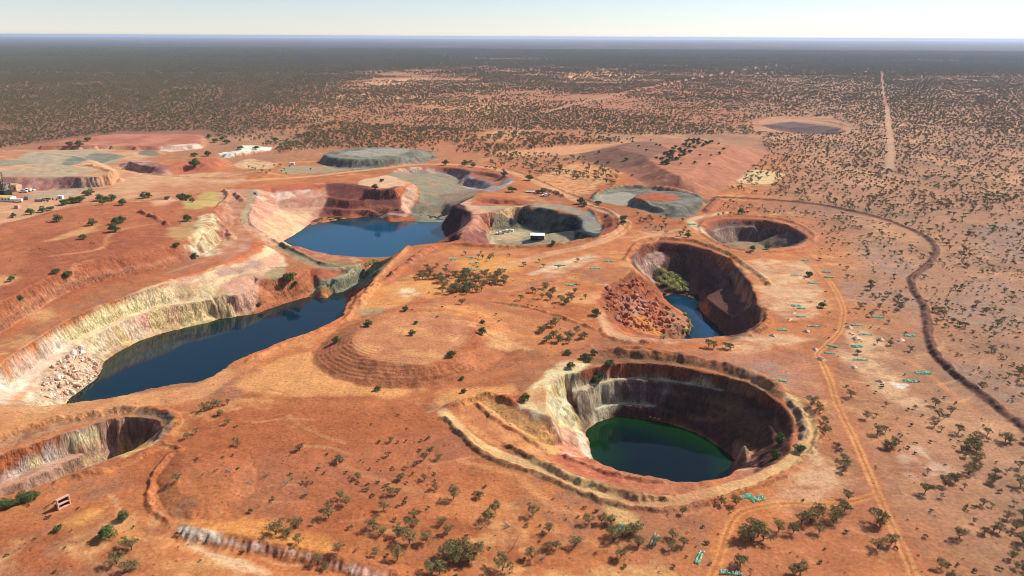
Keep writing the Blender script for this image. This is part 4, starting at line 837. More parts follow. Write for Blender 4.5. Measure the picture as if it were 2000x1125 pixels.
def earth_material():
    m, t, b = mat('earth', 0.97, 0.08)
    at = t.nodes.new('ShaderNodeAttribute'); at.attribute_name = 'Col'
    geo = t.nodes.new('ShaderNodeNewGeometry')
    n1 = t.nodes.new('ShaderNodeTexNoise'); n1.inputs['Scale'].default_value = 0.9; n1.inputs['Detail'].default_value = 5; n1.inputs['Roughness'].default_value = 0.75
    vo = t.nodes.new('ShaderNodeTexVoronoi'); vo.inputs['Scale'].default_value = 0.62; vo.inputs['Randomness'].default_value = 1.0
    t.links.new(geo.outputs['Position'], vo.inputs['Vector'])
    n2 = t.nodes.new('ShaderNodeTexNoise'); n2.inputs['Scale'].default_value = 0.16; n2.inputs['Detail'].default_value = 4
    for n in (n1, n2): t.links.new(geo.outputs['Position'], n.inputs['Vector'])
    r1 = t.nodes.new('ShaderNodeMapRange'); r1.inputs[1].default_value = 0.3; r1.inputs[2].default_value = 0.7; r1.inputs[3].default_value = 0.7; r1.inputs[4].default_value = 1.28
    r2 = t.nodes.new('ShaderNodeMapRange'); r2.inputs[1].default_value = 0.3; r2.inputs[2].default_value = 0.7; r2.inputs[3].default_value = 0.86; r2.inputs[4].default_value = 1.12
    t.links.new(n1.outputs['Fac'], r1.inputs[0]); t.links.new(n2.outputs['Fac'], r2.inputs[0])
    mu = t.nodes.new('ShaderNodeMath'); mu.operation = 'MULTIPLY'
    t.links.new(r1.outputs[0], mu.inputs[0]); t.links.new(r2.outputs[0], mu.inputs[1])
    # stones and dry tufts: small dark spots, more of them in some places than others
    vd = t.nodes.new('ShaderNodeMath'); vd.operation = 'DIVIDE'
    sp_ = t.nodes.new('ShaderNodeSeparateColor'); t.links.new(vo.outputs['Color'], sp_.inputs[0])
    vr = t.nodes.new('ShaderNodeMath'); vr.operation = 'MULTIPLY_ADD'; vr.inputs[1].default_value = 0.42; vr.inputs[2].default_value = -0.06
    vm = t.nodes.new('ShaderNodeMath'); vm.operation = 'MULTIPLY'
    t.links.new(n2.outputs['Fac'], vm.inputs[0]); t.links.new(sp_.outputs[0], vm.inputs[1]); t.links.new(vm.outputs[0], vr.inputs[0])
    vx = t.nodes.new('ShaderNodeMath'); vx.operation = 'MAXIMUM'; vx.inputs[1].default_value = 0.001; t.links.new(vr.outputs[0], vx.inputs[0])
    t.links.new(vo.outputs['Distance'], vd.inputs[0]); t.links.new(vx.outputs[0], vd.inputs[1])
    vs_ = t.nodes.new('ShaderNodeMapRange'); vs_.inputs[1].default_value = 0.8; vs_.inputs[2].default_value = 1.8; vs_.inputs[3].default_value = 0.5; vs_.inputs[4].default_value = 1.0
    t.links.new(vd.outputs[0], vs_.inputs[0])
    mu1 = t.nodes.new('ShaderNodeMath'); mu1.operation = 'MULTIPLY'; t.links.new(mu.outputs[0], mu1.inputs[0]); t.links.new(vs_.outputs[0], mu1.inputs[1]); mu = mu1
    mp = t.nodes.new('ShaderNodeMapping'); mp.inputs['Scale'].default_value = (0.75, 0.75, 0.09)
    n3_ = t.nodes.new('ShaderNodeTexNoise'); n3_.inputs['Scale'].default_value = 1.0; n3_.inputs['Detail'].default_value = 5; n3_.inputs['Roughness'].default_value = 0.7
    t.links.new(geo.outputs['Position'], mp.inputs['Vector']); t.links.new(mp.outputs[0], n3_.inputs['Vector'])
    r3 = t.nodes.new('ShaderNodeMapRange'); r3.inputs[1].default_value = 0.32; r3.inputs[2].default_value = 0.68; r3.inputs[3].default_value = 0.55; r3.inputs[4].default_value = 1.45
    t.links.new(n3_.outputs['Fac'], r3.inputs[0])
    sx = t.nodes.new('ShaderNodeSeparateXYZ'); t.links.new(geo.outputs['Normal'], sx.inputs[0])
    st_ = t.nodes.new('ShaderNodeMapRange'); st_.inputs[1].default_value = 0.9; st_.inputs[2].default_value = 0.65; st_.inputs[3].default_value = 0.0; st_.inputs[4].default_value = 1.0
    t.links.new(sx.outputs['Z'], st_.inputs[0])
    wm = t.nodes.new('ShaderNodeMix'); wm.data_type = 'FLOAT'; wm.inputs['A'].default_value = 1.0
    t.links.new(st_.outputs[0], wm.inputs['Factor']); t.links.new(r3.outputs[0], wm.inputs['B'])
    mu2 = t.nodes.new('ShaderNodeMath'); mu2.operation = 'MULTIPLY'
    t.links.new(mu.outputs[0], mu2.inputs[0]); t.links.new(wm.outputs['Result'], mu2.inputs[1]); mu = mu2
    mx = t.nodes.new('ShaderNodeVectorMath'); mx.operation = 'SCALE'
    t.links.new(at.outputs['Color'], mx.inputs[0]); t.links.new(mu.outputs[0], mx.inputs['Scale'])
    t.links.new(mx.outputs[0], b.inputs['Base Color'])
    bp = t.nodes.new('ShaderNodeBump'); bp.inputs['Strength'].default_value = 0.7; bp.inputs['Distance'].default_value = 0.5
    t.links.new(n1.outputs['Fac'], bp.inputs['Height'])
    bp2 = t.nodes.new('ShaderNodeBump'); bp2.inputs['Distance'].default_value = 2.2
    bs = t.nodes.new('ShaderNodeMath'); bs.operation = 'MULTIPLY'; bs.inputs[1].default_value = 0.9
    t.links.new(st_.outputs[0], bs.inputs[0]); t.links.new(bs.outputs[0], bp2.inputs['Strength'])
    t.links.new(n3_.outputs['Fac'], bp2.inputs['Height']); t.links.new(bp.outputs[0], bp2.inputs['Normal']); t.links.new(bp2.outputs[0], b.inputs['Normal'])
    return m
EARTH = earth_material()

def simple(name, c, rough=0.9, var=0.25, scale=2.0, spec=0.2, bump=0.0, c2=None, metal=0.0):
    m, t, b = mat(name, rough, spec)
    b.inputs['Metallic'].default_value = metal
    tc = t.nodes.new('ShaderNodeTexCoord')
    n = t.nodes.new('ShaderNodeTexNoise'); n.inputs['Scale'].default_value = scale; n.inputs['Detail'].default_value = 4
    t.links.new(tc.outputs['Object'], n.inputs['Vector'])
    r = t.nodes.new('ShaderNodeValToRGB')
    a = lin(c); e = lin(c2) if c2 is not None else a * (1 - var)
    r.color_ramp.elements[0].position = 0.32; r.color_ramp.elements[1].position = 0.68
    r.color_ramp.elements[0].color = (*e, 1); r.color_ramp.elements[1].color = (*(a if c2 is not None else np.minimum(a * (1 + var), 0.9)), 1)
    t.links.new(n.outputs['Fac'], r.inputs[0]); t.links.new(r.outputs[0], b.inputs['Base Color'])
    if bump:
        bp = t.nodes.new('ShaderNodeBump'); bp.inputs['Strength'].default_value = bump; bp.inputs['Distance'].default_value = 0.1
        t.links.new(n.outputs['Fac'], bp.inputs['Height']); t.links.new(bp.outputs[0], b.inputs['Normal'])
    return m

# ------------------------------------------------------------------ cut the terrain into named pieces and build the meshes
def tag(o, label=None, cat=None, group=None, kind=None):
    if label: o['label'] = label
    if cat: o['category'] = cat
    if group: o['group'] = group
    if kind: o['kind'] = kind
    return o

gy = np.gradient(Z, axis=0) / np.gradient(Y)[:, None]
gx = np.gradient(Z, axis=1) / np.maximum(np.gradient(GX, axis=1), 1e-6)
# on the fanned grid a column step also has no y part, but a row step slides in x along the fan
gy = gy - gx * U[None, :]
NRM = np.stack([-gx, -gy, np.ones_like(Z)], -1)
NRM /= np.linalg.norm(NRM, axis=-1, keepdims=True)

def grid_mesh(name, facemask, zz, material, cols=None, normals=None, attr=None):
    jj, ii = np.nonzero(facemask)
    if len(jj) == 0: return None
    v = lambda a, b: a * NC + b
    q = np.stack([v(jj, ii), v(jj, ii + 1), v(jj + 1, ii + 1), v(jj + 1, ii)], 1)
    uq, inv = np.unique(q, return_inverse=True)
    inv = inv.reshape(-1).astype(np.int32)
    co = np.stack([GX.ravel()[uq], GY.ravel()[uq], zz.ravel()[uq]], 1).astype(np.float32)
    me = bpy.data.meshes.new(name)
    me.vertices.add(len(uq)); me.vertices.foreach_set('co', co.ravel())
    me.loops.add(len(inv)); me.loops.foreach_set('vertex_index', inv)
    me.polygons.add(len(q)); me.polygons.foreach_set('loop_start', np.arange(0, len(inv), 4, dtype=np.int32))
    me.update(calc_edges=True)
    me.polygons.foreach_set('use_smooth', np.ones(len(q), bool))
    if cols is not None:
        a = me.attributes.new('Col', 'FLOAT_COLOR', 'POINT')
        cc = np.ones((len(uq), 4), np.float32); cc[:, :3] = cols.reshape(-1, 3)[uq]
        a.data.foreach_set('color', cc.ravel())
    if attr is not None:
        a = me.attributes.new('shore', 'FLOAT', 'POINT'); a.data.foreach_set('value', attr.ravel()[uq].astype(np.float32))
    if normals is not None:
        me.normals_split_custom_set_from_vertices(normals.reshape(-1, 3)[uq].tolist())
    me.materials.append(material)
    o = bpy.data.objects.new(name, me); col.objects.link(o)
    return o

FX = 0.25 * (GX[:-1, :-1] + GX[1:, :-1] + GX[:-1, 1:] + GX[1:, 1:]); FY = 0.25 * (GY[:-1, :-1] + GY[1:, :-1] + GY[:-1, 1:] + GY[1:, 1:])
REG = np.zeros(FX.shape, np.int16)
regs = [('ground', 'open red earth plain with pale and dark patches round the pits', None, 'structure', None)]
def region(mask_fn, name, label, kind, cat=None, poly=None, only0=False):
    regs.append((name, label, cat, kind, None)); k = len(regs) - 1
    x0, x1, y0, y1 = poly[:, 0].min(), poly[:, 0].max(), poly[:, 1].min(), poly[:, 1].max()
    J, I = box(x0 - 15, x1 + 15, y0 - 15, y1 + 15)
    J = slice(J.start, min(J.stop, NR - 1)); I = slice(I.start, min(I.stop, NC - 1))
    m = mask_fn(FX[J, I], FY[J, I])
    if only0: m &= REG[J, I] == 0
    REG[J, I] = np.where(m, k, REG[J, I])
HL = {'hill': ('waste_rock_dump', 'broad red waste dump with rounded top and shrubs, behind the yellow lake wall', 'dump'),
      'quarry_plateau': ('quarry_bench', 'pinkish rock face and flat bench behind the processing plant yard', 'rock bench'),
      'far_left_dump': ('waste_rock_dump', 'long low red-brown dump at the edge of the dark scrub', 'dump'),
      'white_heap': ('spoil_heap', 'bright white spoil heap beside the red mound', 'spoil heap'),
      'left_mound': ('spoil_heap', 'uneven red and purple mound above the pale haul road', 'spoil heap'),
      'grey_stockpile': ('rock_stockpile', 'flat-topped grey-green rock stockpile beyond the haul road', 'stockpile'),
      'far_dump': ('waste_rock_dump', 'large brown dump with a green shrub strip on its top', 'dump'),
      'terraced_dump': ('waste_rock_dump', 'low red dump with contour-ripped terraces on its near flank', 'dump'),
      'low_rise': ('spoil_heap', 'low rilled red mound inside the bend of the earth ridge', 'spoil heap'),
      'grey_pad': ('rock_stockpile', 'grey rock platform with dark steep front and red soil on top', 'stockpile'),
      'red_pile': ('spoil_heap', 'small red soil pile on the grey rock platform', 'spoil heap')}
for nm, b in HEAPS:
    n_, l_, c_ = HL[nm]
    region(lambda x, y, b=b: inpoly(x, y, b), n_, l_, None, c_, b)
PL_ = {'lake_pit': 'twin open pit holding the two long blue lakes', 'filled_pit': 'open pit half filled with dark grey rock, its front darkened as shade, a shed on its floor', 'slide_pit': 'deep open pit with a red rock slide and yellow-green bushes by its pond',
       'round_pit': 'round dry open pit with one bench ledge', 'green_pit': 'big open pit with dark green lake and a ramp on its near side', 'corner_pit': 'narrow banded open pit cut off by the picture edge', 'far_pit': 'small distant open pit on the far plain'}
for nm, b in PITS: region(lambda x, y, b=b: inpoly(x, y, b), 'open_pit', PL_[nm], 'structure', None, b)
BL = {'right': 'long dark lumpy earth windrow curving along the scrub plain', 'greenrim': 'brown earth ridge along the far rim of the green lake pit', 'corner': 'rough grey-brown ridge curling round the narrow corner pit',
      'greenout': 'thin outer windrow beside the pale ramp road of the green lake pit', 'greenin': 'lumpy dark red windrow between the ramp road and the green lake',
      'slide_rim': 'earth ridge along the far rim of the rock slide pit', 'fill_rim': 'red earth ridge round the half filled pit', 'pad_back': 'grey boulder bank behind the grey rock platform', 'cause': 'dark grey windrow along the causeway road between the lakes',
      'lake_road': 'red windrow on the near shore road of the long lake', 'lower': 'thin winding red ridge beside the low rilled mound', 'round_rim': 'red earth ridge round the far side of the dry round pit'}
for nm, L, wd in BUNDS:
    if nm in BL: region(lambda x, y, L=L, wd=wd: dline(x, y, L)[0] < wd * 0.42, 'earth_ridge', BL[nm], None, 'earth ridge', L)
region(lambda x, y: dline(x, y, SCARP)[0] < 3.2, 'earth_ridge', 'pale pink and white fluted scarp running out of the bottom edge', None, 'earth ridge', SCARP)
regs.append(('dirt_track', 'pale vehicle tracks and haul roads across the mine site', None, 'structure', None))
REG[(REG == 0) & TRACK[:-1, :-1] & TRACK[1:, 1:]] = len(regs) - 1
TERRAIN = []
for k, (n_, l_, c_, kd, g_) in enumerate(regs):
    o = grid_mesh(n_, REG == k, Z, EARTH, C, NRM)
    if o is None: continue
    tag(o, l_, c_, g_, kd); TERRAIN.append(o)

# ------------------------------------------------------------------ water
def water_material(name, deep, shal, rough=0.06):
    m, t, b = mat(name, rough, 0.5)
    b.inputs['IOR'].default_value = 1.25
    at = t.nodes.new('ShaderNodeAttribute'); at.attribute_name = 'shore'
    r = t.nodes.new('ShaderNodeValToRGB')
    r.color_ramp.elements[0].color = (*lin(shal), 1); r.color_ramp.elements[1].color = (*lin(deep), 1)
    r.color_ramp.elements[1].position = 0.85
    t.links.new(at.outputs['Fac'], r.inputs[0]); t.links.new(r.outputs[0], b.inputs['Base Color'])
    geo = t.nodes.new('ShaderNodeNewGeometry')
    n = t.nodes.new('ShaderNodeTexNoise'); n.inputs['Scale'].default_value = 1.4; n.inputs['Detail'].default_value = 3
    t.links.new(geo.outputs['Position'], n.inputs['Vector'])
    bp = t.nodes.new('ShaderNodeBump'); bp.inputs['Strength'].default_value = 0.04; bp.inputs['Distance'].default_value = 0.15
    t.links.new(n.outputs['Fac'], bp.inputs['Height']); t.links.new(bp.outputs[0], b.inputs['Normal'])
    return m
def lake(poly_px, zw, name, label, deep, shal, dmax=6.0):
    p = un(*np.asarray(poly_px, float).T, zw)[:, :2]
    cx, cy = FX, FY
    J, I = box(p[:, 0].min(), p[:, 0].max(), p[:, 1].min(), p[:, 1].max())
    J = slice(J.start, min(J.stop, NR - 1)); I = slice(I.start, min(I.stop, NC - 1))
    m = np.zeros(FX.shape, bool)
    zmin = np.minimum(np.minimum(Z[:-1, :-1], Z[1:, :-1]), np.minimum(Z[:-1, 1:], Z[1:, 1:]))
    m[J, I] = inpoly(FX[J, I], FY[J, I], p) & (zmin[J, I] < zw + 0.3)
    dep = np.clip((zw - Z) / dmax, 0, 1)
    o = grid_mesh(name, m, np.full(Z.shape, zw), water_material(name + '_water', deep, shal), None, None, dep)
    return tag(o, label, None, None, 'structure')
lake([(60, 800), (120, 770), (180, 720), (230, 660), (400, 600), (520, 580), (600, 560), (640, 555), (700, 540), (742, 515), (760, 530), (700, 620), (640, 690), (400, 800), (200, 860)], ZA, 'lake', 'long dark blue lake below the yellow wall', (4, 36, 50), (24, 40, 24))
lake([(520, 480), (560, 440), (610, 405), (790, 400), (890, 400), (890, 480), (780, 540), (700, 540), (600, 515)], ZB, 'lake', 'bright blue lake below the red stepped wall', (5, 66, 92), (18, 46, 42))
lake([(1270, 545), (1380, 545), (1390, 580), (1440, 640), (1440, 700), (1340, 700), (1335, 630), (1270, 580)], ZD, 'pond', 'small blue pond at the foot of the rock slide', (5, 54, 80), (14, 36, 34))
lake([(1110, 860), (1130, 810), (1200, 790), (1300, 800), (1420, 840), (1490, 880), (1490, 960), (1330, 990), (1150, 950)], ZF, 'lake', 'dark green lake at the bottom of the big near pit', (4, 20, 26), (10, 46, 12), 6.0)

# ------------------------------------------------------------------ plants
def leaf_material(name, c1, c2, c3):
    m, t, b = mat(name, 0.85, 0.12)
    oi = t.nodes.new('ShaderNodeObjectInfo'); geo = t.nodes.new('ShaderNodeNewGeometry')
    n = t.nodes.new('ShaderNodeTexNoise'); n.inputs['Scale'].default_value = 1.1; n.inputs['Detail'].default_value = 2
    t.links.new(geo.outputs['Position'], n.inputs['Vector'])
    r = t.nodes.new('ShaderNodeValToRGB'); r.color_ramp.elements[0].position = 0.3; r.color_ramp.elements[1].position = 0.7
    r.color_ramp.elements[0].color = (*lin(c1), 1); r.color_ramp.elements[1].color = (*lin(c2), 1)
    mx = t.nodes.new('ShaderNodeMix'); mx.data_type = 'RGBA'
    t.links.new(n.outputs['Fac'], r.inputs[0]); t.links.new(r.outputs[0], mx.inputs['A']); mx.inputs['B'].default_value = (*lin(c3), 1)
    mr = t.nodes.new('ShaderNodeMath'); mr.operation = 'MULTIPLY'; mr.inputs[1].default_value = 0.7
    t.links.new(oi.outputs['Random'], mr.inputs[0]); t.links.new(mr.outputs[0], mx.inputs['Factor'])
    t.links.new(mx.outputs['Result'], b.inputs['Base Color'])
    return m
M_MULGA = leaf_material('mulga_leaf', (98, 95, 57), (142, 132, 84), (122, 106, 70))
M_BUSH = leaf_material('bush_leaf', (68, 88, 40), (104, 116, 60), (88, 94, 56))
M_POND = leaf_material('pond_bush_leaf', (164, 160, 78), (204, 196, 128), (176, 170, 112))
M_DRY = leaf_material('dry_shrub_leaf', (96, 80, 52), (128, 108, 74), (84, 70, 46))
M_BARK = simple('bark', (92, 72, 58), 0.95, 0.3, 3.0)
M_DEAD = simple('dead_wood', (150, 132, 116), 0.95, 0.25, 3.0)

def build(name, V, Fc, material, smooth=False):
    me = bpy.data.meshes.new(name)
    me.from_pydata([tuple(v) for v in V], [], [tuple(f) for f in Fc])
    me.materials.append(material)
    if smooth: me.polygons.foreach_set('use_smooth', np.ones(len(me.polygons), bool))
    me.update()
    return me
def tube(V, Fc, a, b, ra, rb, k=5):
    a = np.asarray(a, float); b = np.asarray(b, float); d = b - a; L = np.linalg.norm(d); d = d / max(L, 1e-6)
    u = np.cross(d, (0.3, 0.9, 0.2)); u /= np.linalg.norm(u); v = np.cross(d, u)
    o = len(V)
    for c, r in ((a, ra), (b, rb)):
        for i in range(k):
            t = 2 * math.pi * i / k
            V.append(c + r * (math.cos(t) * u + math.sin(t) * v))
    for i in range(k): Fc.append((o + i, o + (i + 1) % k, o + k + (i + 1) % k, o + k + i))
    Fc.append(tuple(range(o + k, o + 2 * k)))
def leaves(clumps, n, size, rng, fill=0.35, up=0.25):
    V, Fc = [], []
    wts = np.array([c[3] * c[4] * c[5] for c in clumps]) ** 0.67; wts /= wts.sum()
    for k in range(n):
        c = clumps[rng.choice(len(clumps), p=wts)]
        d = rng.normal(size=3); d /= np.linalg.norm(d)
        if d[2] < -0.35: d[2] *= -0.6
        r = (fill + (1 - fill) * rng.random() ** 0.5) * (0.85 + 0.3 * rng.random())
        p = np.array(c[:3]) + d * np.array(c[3:6]) * r
        nrm = d * 0.7 + rng.normal(size=3) * 0.55 + np.array((0, 0, up)); nrm /= np.linalg.norm(nrm)
        u = np.cross(nrm, rng.normal(size=3)); u /= np.linalg.norm(u); v = np.cross(nrm, u)
        s = size * (0.6 + 0.8 * rng.random()); a = s * (0.5 + 0.3 * rng.random())
        o = len(V)
        V += [p - u * s - v * a * 0.4, p + u * s * 0.2 - v * a, p + u * s + v * a * 0.3, p - u * s * 0.1 + v * a]
        Fc.append((o, o + 1, o + 2, o + 3))
    return V, Fc
def mulga(seed, n, size):
    rng = np.random.default_rng(seed); V, Fc, cl = [], [], []
    k = rng.integers(5, 10); fork = np.array((rng.normal() * 0.15, rng.normal() * 0.15, 0.45 + 0.5 * rng.random())); tall = rng.random()
    tube(V, Fc, (0, 0, -0.3), fork, 0.16, 0.12)
    for i in range(k):
        a = 2 * math.pi * (i + 0.6 * rng.random()) / k; r = 0.5 + 1.2 * rng.random() ** 0.7; h = 1.5 + 0.7 * tall + 1.4 * rng.random() - 0.3 * r
        top = np.array((r * math.cos(a), r * math.sin(a), h))
        mid = fork * 0.5 + top * 0.5 + rng.normal(size=3) * 0.12
        tube(V, Fc, fork, mid, 0.085, 0.06, 4); tube(V, Fc, mid, top, 0.06, 0.025, 4)
        q = 0.45 + 0.75 * rng.random()
        cl.append((*top, q, q * (0.8 + 0.4 * rng.random()), q * (0.6 + 0.35 * rng.random())))
    cl.append((fork[0], fork[1], 2.2 + 0.6 * tall, 0.9, 0.8, 0.7))
    return (V, Fc), leaves(cl, n, size, rng, 0.2)
def bush(seed, n, size, flat=0.75):
    rng = np.random.default_rng(seed); V, Fc, cl = [], [], []
    for i in range(4): tube(V, Fc, (0, 0, -0.3), (rng.normal() * 0.8, rng.normal() * 0.8, 1.3 + 0.6 * rng.random()), 0.12, 0.04, 4)
    for i in range(9):
        a = 2 * math.pi * rng.random(); r = 1.15 * rng.random() ** 0.6; q = 0.8 + 0.35 * rng.random()
        cl.append((r * math.cos(a), r * math.sin(a), (0.75 + 1.25 * rng.random() * (1.3 - r * 0.6)) * flat * 1.2, q, q, q * 0.85 * flat * 1.1))
    return (V, Fc), leaves(cl, n, size, rng, 0.45, 0.15)
def shrub(seed, n=70, size=0.12):
    rng = np.random.default_rng(seed)
    cl = [(rng.normal() * 0.22, rng.normal() * 0.22, 0.3 + 0.2 * rng.random(), 0.3, 0.3, 0.28) for i in range(4)]
    return leaves(cl, n, size, rng, 0.2)
def deadwood(seed):
    rng = np.random.default_rng(seed); V, Fc = [], []
    for i in range(7):
        a = 2 * math.pi * rng.random(); p = np.array((0.0, 0, -0.1)); d = np.array((math.cos(a) * 0.7, math.sin(a) * 0.7, 0.5 + 0.6 * rng.random())); r = 0.09
        for s in range(3):
            q = p + d * (0.7 + 0.3 * rng.random()); tube(V, Fc, p, q, r, r * 0.65, 4)
            for e in range(2):
                tube(V, Fc, q, q + (d + rng.normal(size=3) * 0.6) * 0.6, r * 0.5, r * 0.2, 4)
            p = q; d = d + rng.normal(size=3) * 0.35; r *= 0.62
    return V, Fc
P_MULGA = []; P_BUSH = []; P_POND = []; P_SHRUB = []; P_FAR = []
for k in range(8):
    a, b = mulga(500 + k, 560 + 60 * (k % 3), 0.16)
    P_MULGA.append((build('mulga_trunk', *a, M_BARK), build('mulga_crown', *b, M_MULGA)))
for k in range(4):
    a, b = bush(540 + k, 900, 0.17)
    P_BUSH.append((build('bush_stem', *a, M_BARK), build('bush_crown', *b, M_BUSH)))
for k in range(3):
    a, b = bush(560 + k, 1000, 0.16, 0.85)
    P_POND.append((build('bush_stem', *a, M_BARK), build('bush_crown', *b, M_POND)))
for k in range(4): P_SHRUB.append(build('shrub_leaves', *shrub(580 + k), M_DRY if k < 3 else M_BUSH))
P_DEAD = [build('dead_branches', *deadwood(600 + k), M_DEAD) for k in range(3)]
for k in range(6):
    (va, fa), (vb, fb) = mulga(620 + k, 150, 0.28)
    me = build('scrub_tree', list(va) + list(vb), list(fa) + [tuple(i + len(va) for i in f) for f in fb], M_BARK)
    me.materials.append(M_MULGA)
    me.polygons.foreach_set('material_index', np.array([0] * len(fa) + [1] * len(fb), np.int32)); P_FAR.append(me)

def obj(name, me, parent=None, loc=(0, 0, 0), rz=0.0, s=1.0):
    o = bpy.data.objects.new(name, me)
    if parent is not None: o.parent = parent
    o.location = loc; o.rotation_euler = (0, 0, rz); o.scale = (s, s, s) if np.isscalar(s) else s
    col.objects.link(o); return o
def zat(x, y): return float(sample(Z, np.array([x]), np.array([y]))[0])
def toscreen(x, y, z):
    X, Y_, Zz = x, y, z - CAMH
    depth = Y_ * cp - Zz * sp; v = Y_ * sp + Zz * cp
    a = X / depth; b = v / depth
    return 1000 + F * (a * cr + b * sr), 562.5 - F * (-a * sr + b * cr)

ZONES = [([(855, 1070), (935, 1068), (940, 1110), (855, 1112)], 'in the big tree clump at the bottom edge'), ([(1445, 1026), (1505, 1026), (1505, 1064), (1445, 1064)], 'in the big clump beside the branch track'),
         ([(845, 526), (995, 526), (995, 580), (845, 580)], 'in the dense grove by the dark haul track'), ([(950, 548), (1090, 548), (1090, 596), (950, 596)], 'in the loose grove past the dark haul track fork'), ([(1045, 620), (1165, 620), (1165, 676), (1045, 676)], 'in the grove under the haul track fork'),
         ([(1265, 968), (1445, 965), (1445, 1014), (1265, 1016)], 'in the thicket at the ring road bend'), ([(1655, 548), (1770, 548), (1770, 630), (1655, 630)], 'in the patch of scrub above the sample bag rows'), ([(1270, 282), (1400, 282), (1400, 352), (1262, 352)], 'in the green strip on the large brown dump'), ([(1090, 555), (1172, 555), (1172, 606), (1090, 606)], 'in the thicket beside the rock slide'),
         ([(-200, 930), (330, 960), (345, 1020), (760, 1125), (760, 1300), (-200, 1300)], 'on the red flat below the narrow corner pit'),
         ([(300, 770), (870, 770), (870, 860), (860, 930), (860, 1300), (760, 1300), (760, 1120), (345, 1015), (300, 930)], 'on the red flat between corner pit and green lake pit'),
         ([(860, 930), (960, 890), (1180, 985), (1420, 990), (1400, 1300), (860, 1300)], 'below the ramp road of the green lake pit'),
         ([(1400, 960), (1560, 930), (1700, 960), (1790, 1130), (1790, 1300), (1390, 1300)], 'beside the branch track near the bottom edge'),
         ([(1640, 770), (1700, 830), (1870, 780), (2000, 845), (2300, 1000), (2300, 1300), (1790, 1300), (1690, 900)], 'in the scrub between wheel track and long earth ridge'),
         ([(1560, 480), (1780, 545), (1815, 670), (1870, 740), (1700, 830), (1560, 780)], 'near the sample bag rows by the wheel track'),
         ([(1780, 545), (1835, 490), (1760, 440), (1400, 386), (1500, 340), (2400, 340), (2400, 1000), (2000, 838), (1815, 668)], 'on the plain beyond the long earth ridge'),
         ([(1230, 400), (1400, 388), (1760, 442), (1830, 490), (1780, 545), (1560, 480), (1350, 470), (1230, 470)], 'around the dry round pit'),
         ([(690, 480), (1230, 480), (1240, 540), (1170, 600), (1300, 680), (1100, 710), (1000, 660), (880, 580), (690, 640)], 'between the blue lakes and the rock slide pit'),
         ([(600, 580), (1010, 580), (1010, 760), (600, 760)], 'on and around the terraced dump'),
         ([(-200, 370), (460, 370), (460, 560), (-200, 720)], 'on the red dump above the yellow wall'),
         ([(900, 280), (1240, 330), (1240, 400), (1050, 400), (850, 320)], 'in the clearing beyond the filled pit'),
         ([(1130, 268), (1500, 268), (1500, 385), (1240, 385)], 'on the large brown dump'),
         ([(1000, 690), (1640, 690), (1640, 990), (1000, 990)], 'on the rim of the green lake pit'),
         ([(-200, 200), (640, 200), (900, 330), (460, 380), (-200, 380)], 'on the mine flats below the dark scrub')]
ZP = [(np.array(p, float), t) for p, t in ZONES]
def zone(px, py):
    for p, t in ZP:
        if inpoly(px, py, p): return t
    return 'out on the scrub plain'
PLANTS = {'mulga': [], 'bush': [], 'pond': [], 'shrub': [], 'dead': []}
def put(kind, pts, s=1.0, js=0.15, label=None):
    for (hx, hy, hz), q in zip(hit([p[:2] for p in pts]), pts):
        sc_ = (q[2] if len(q) > 2 else s) * (1.22 if kind == 'bush' else 0.9 if kind == 'mulga' else 1) * (1 + js * (random.random() - 0.5))
        PLANTS[kind].append((hx, hy, zat(hx, hy), sc_, q[0], q[1], label))
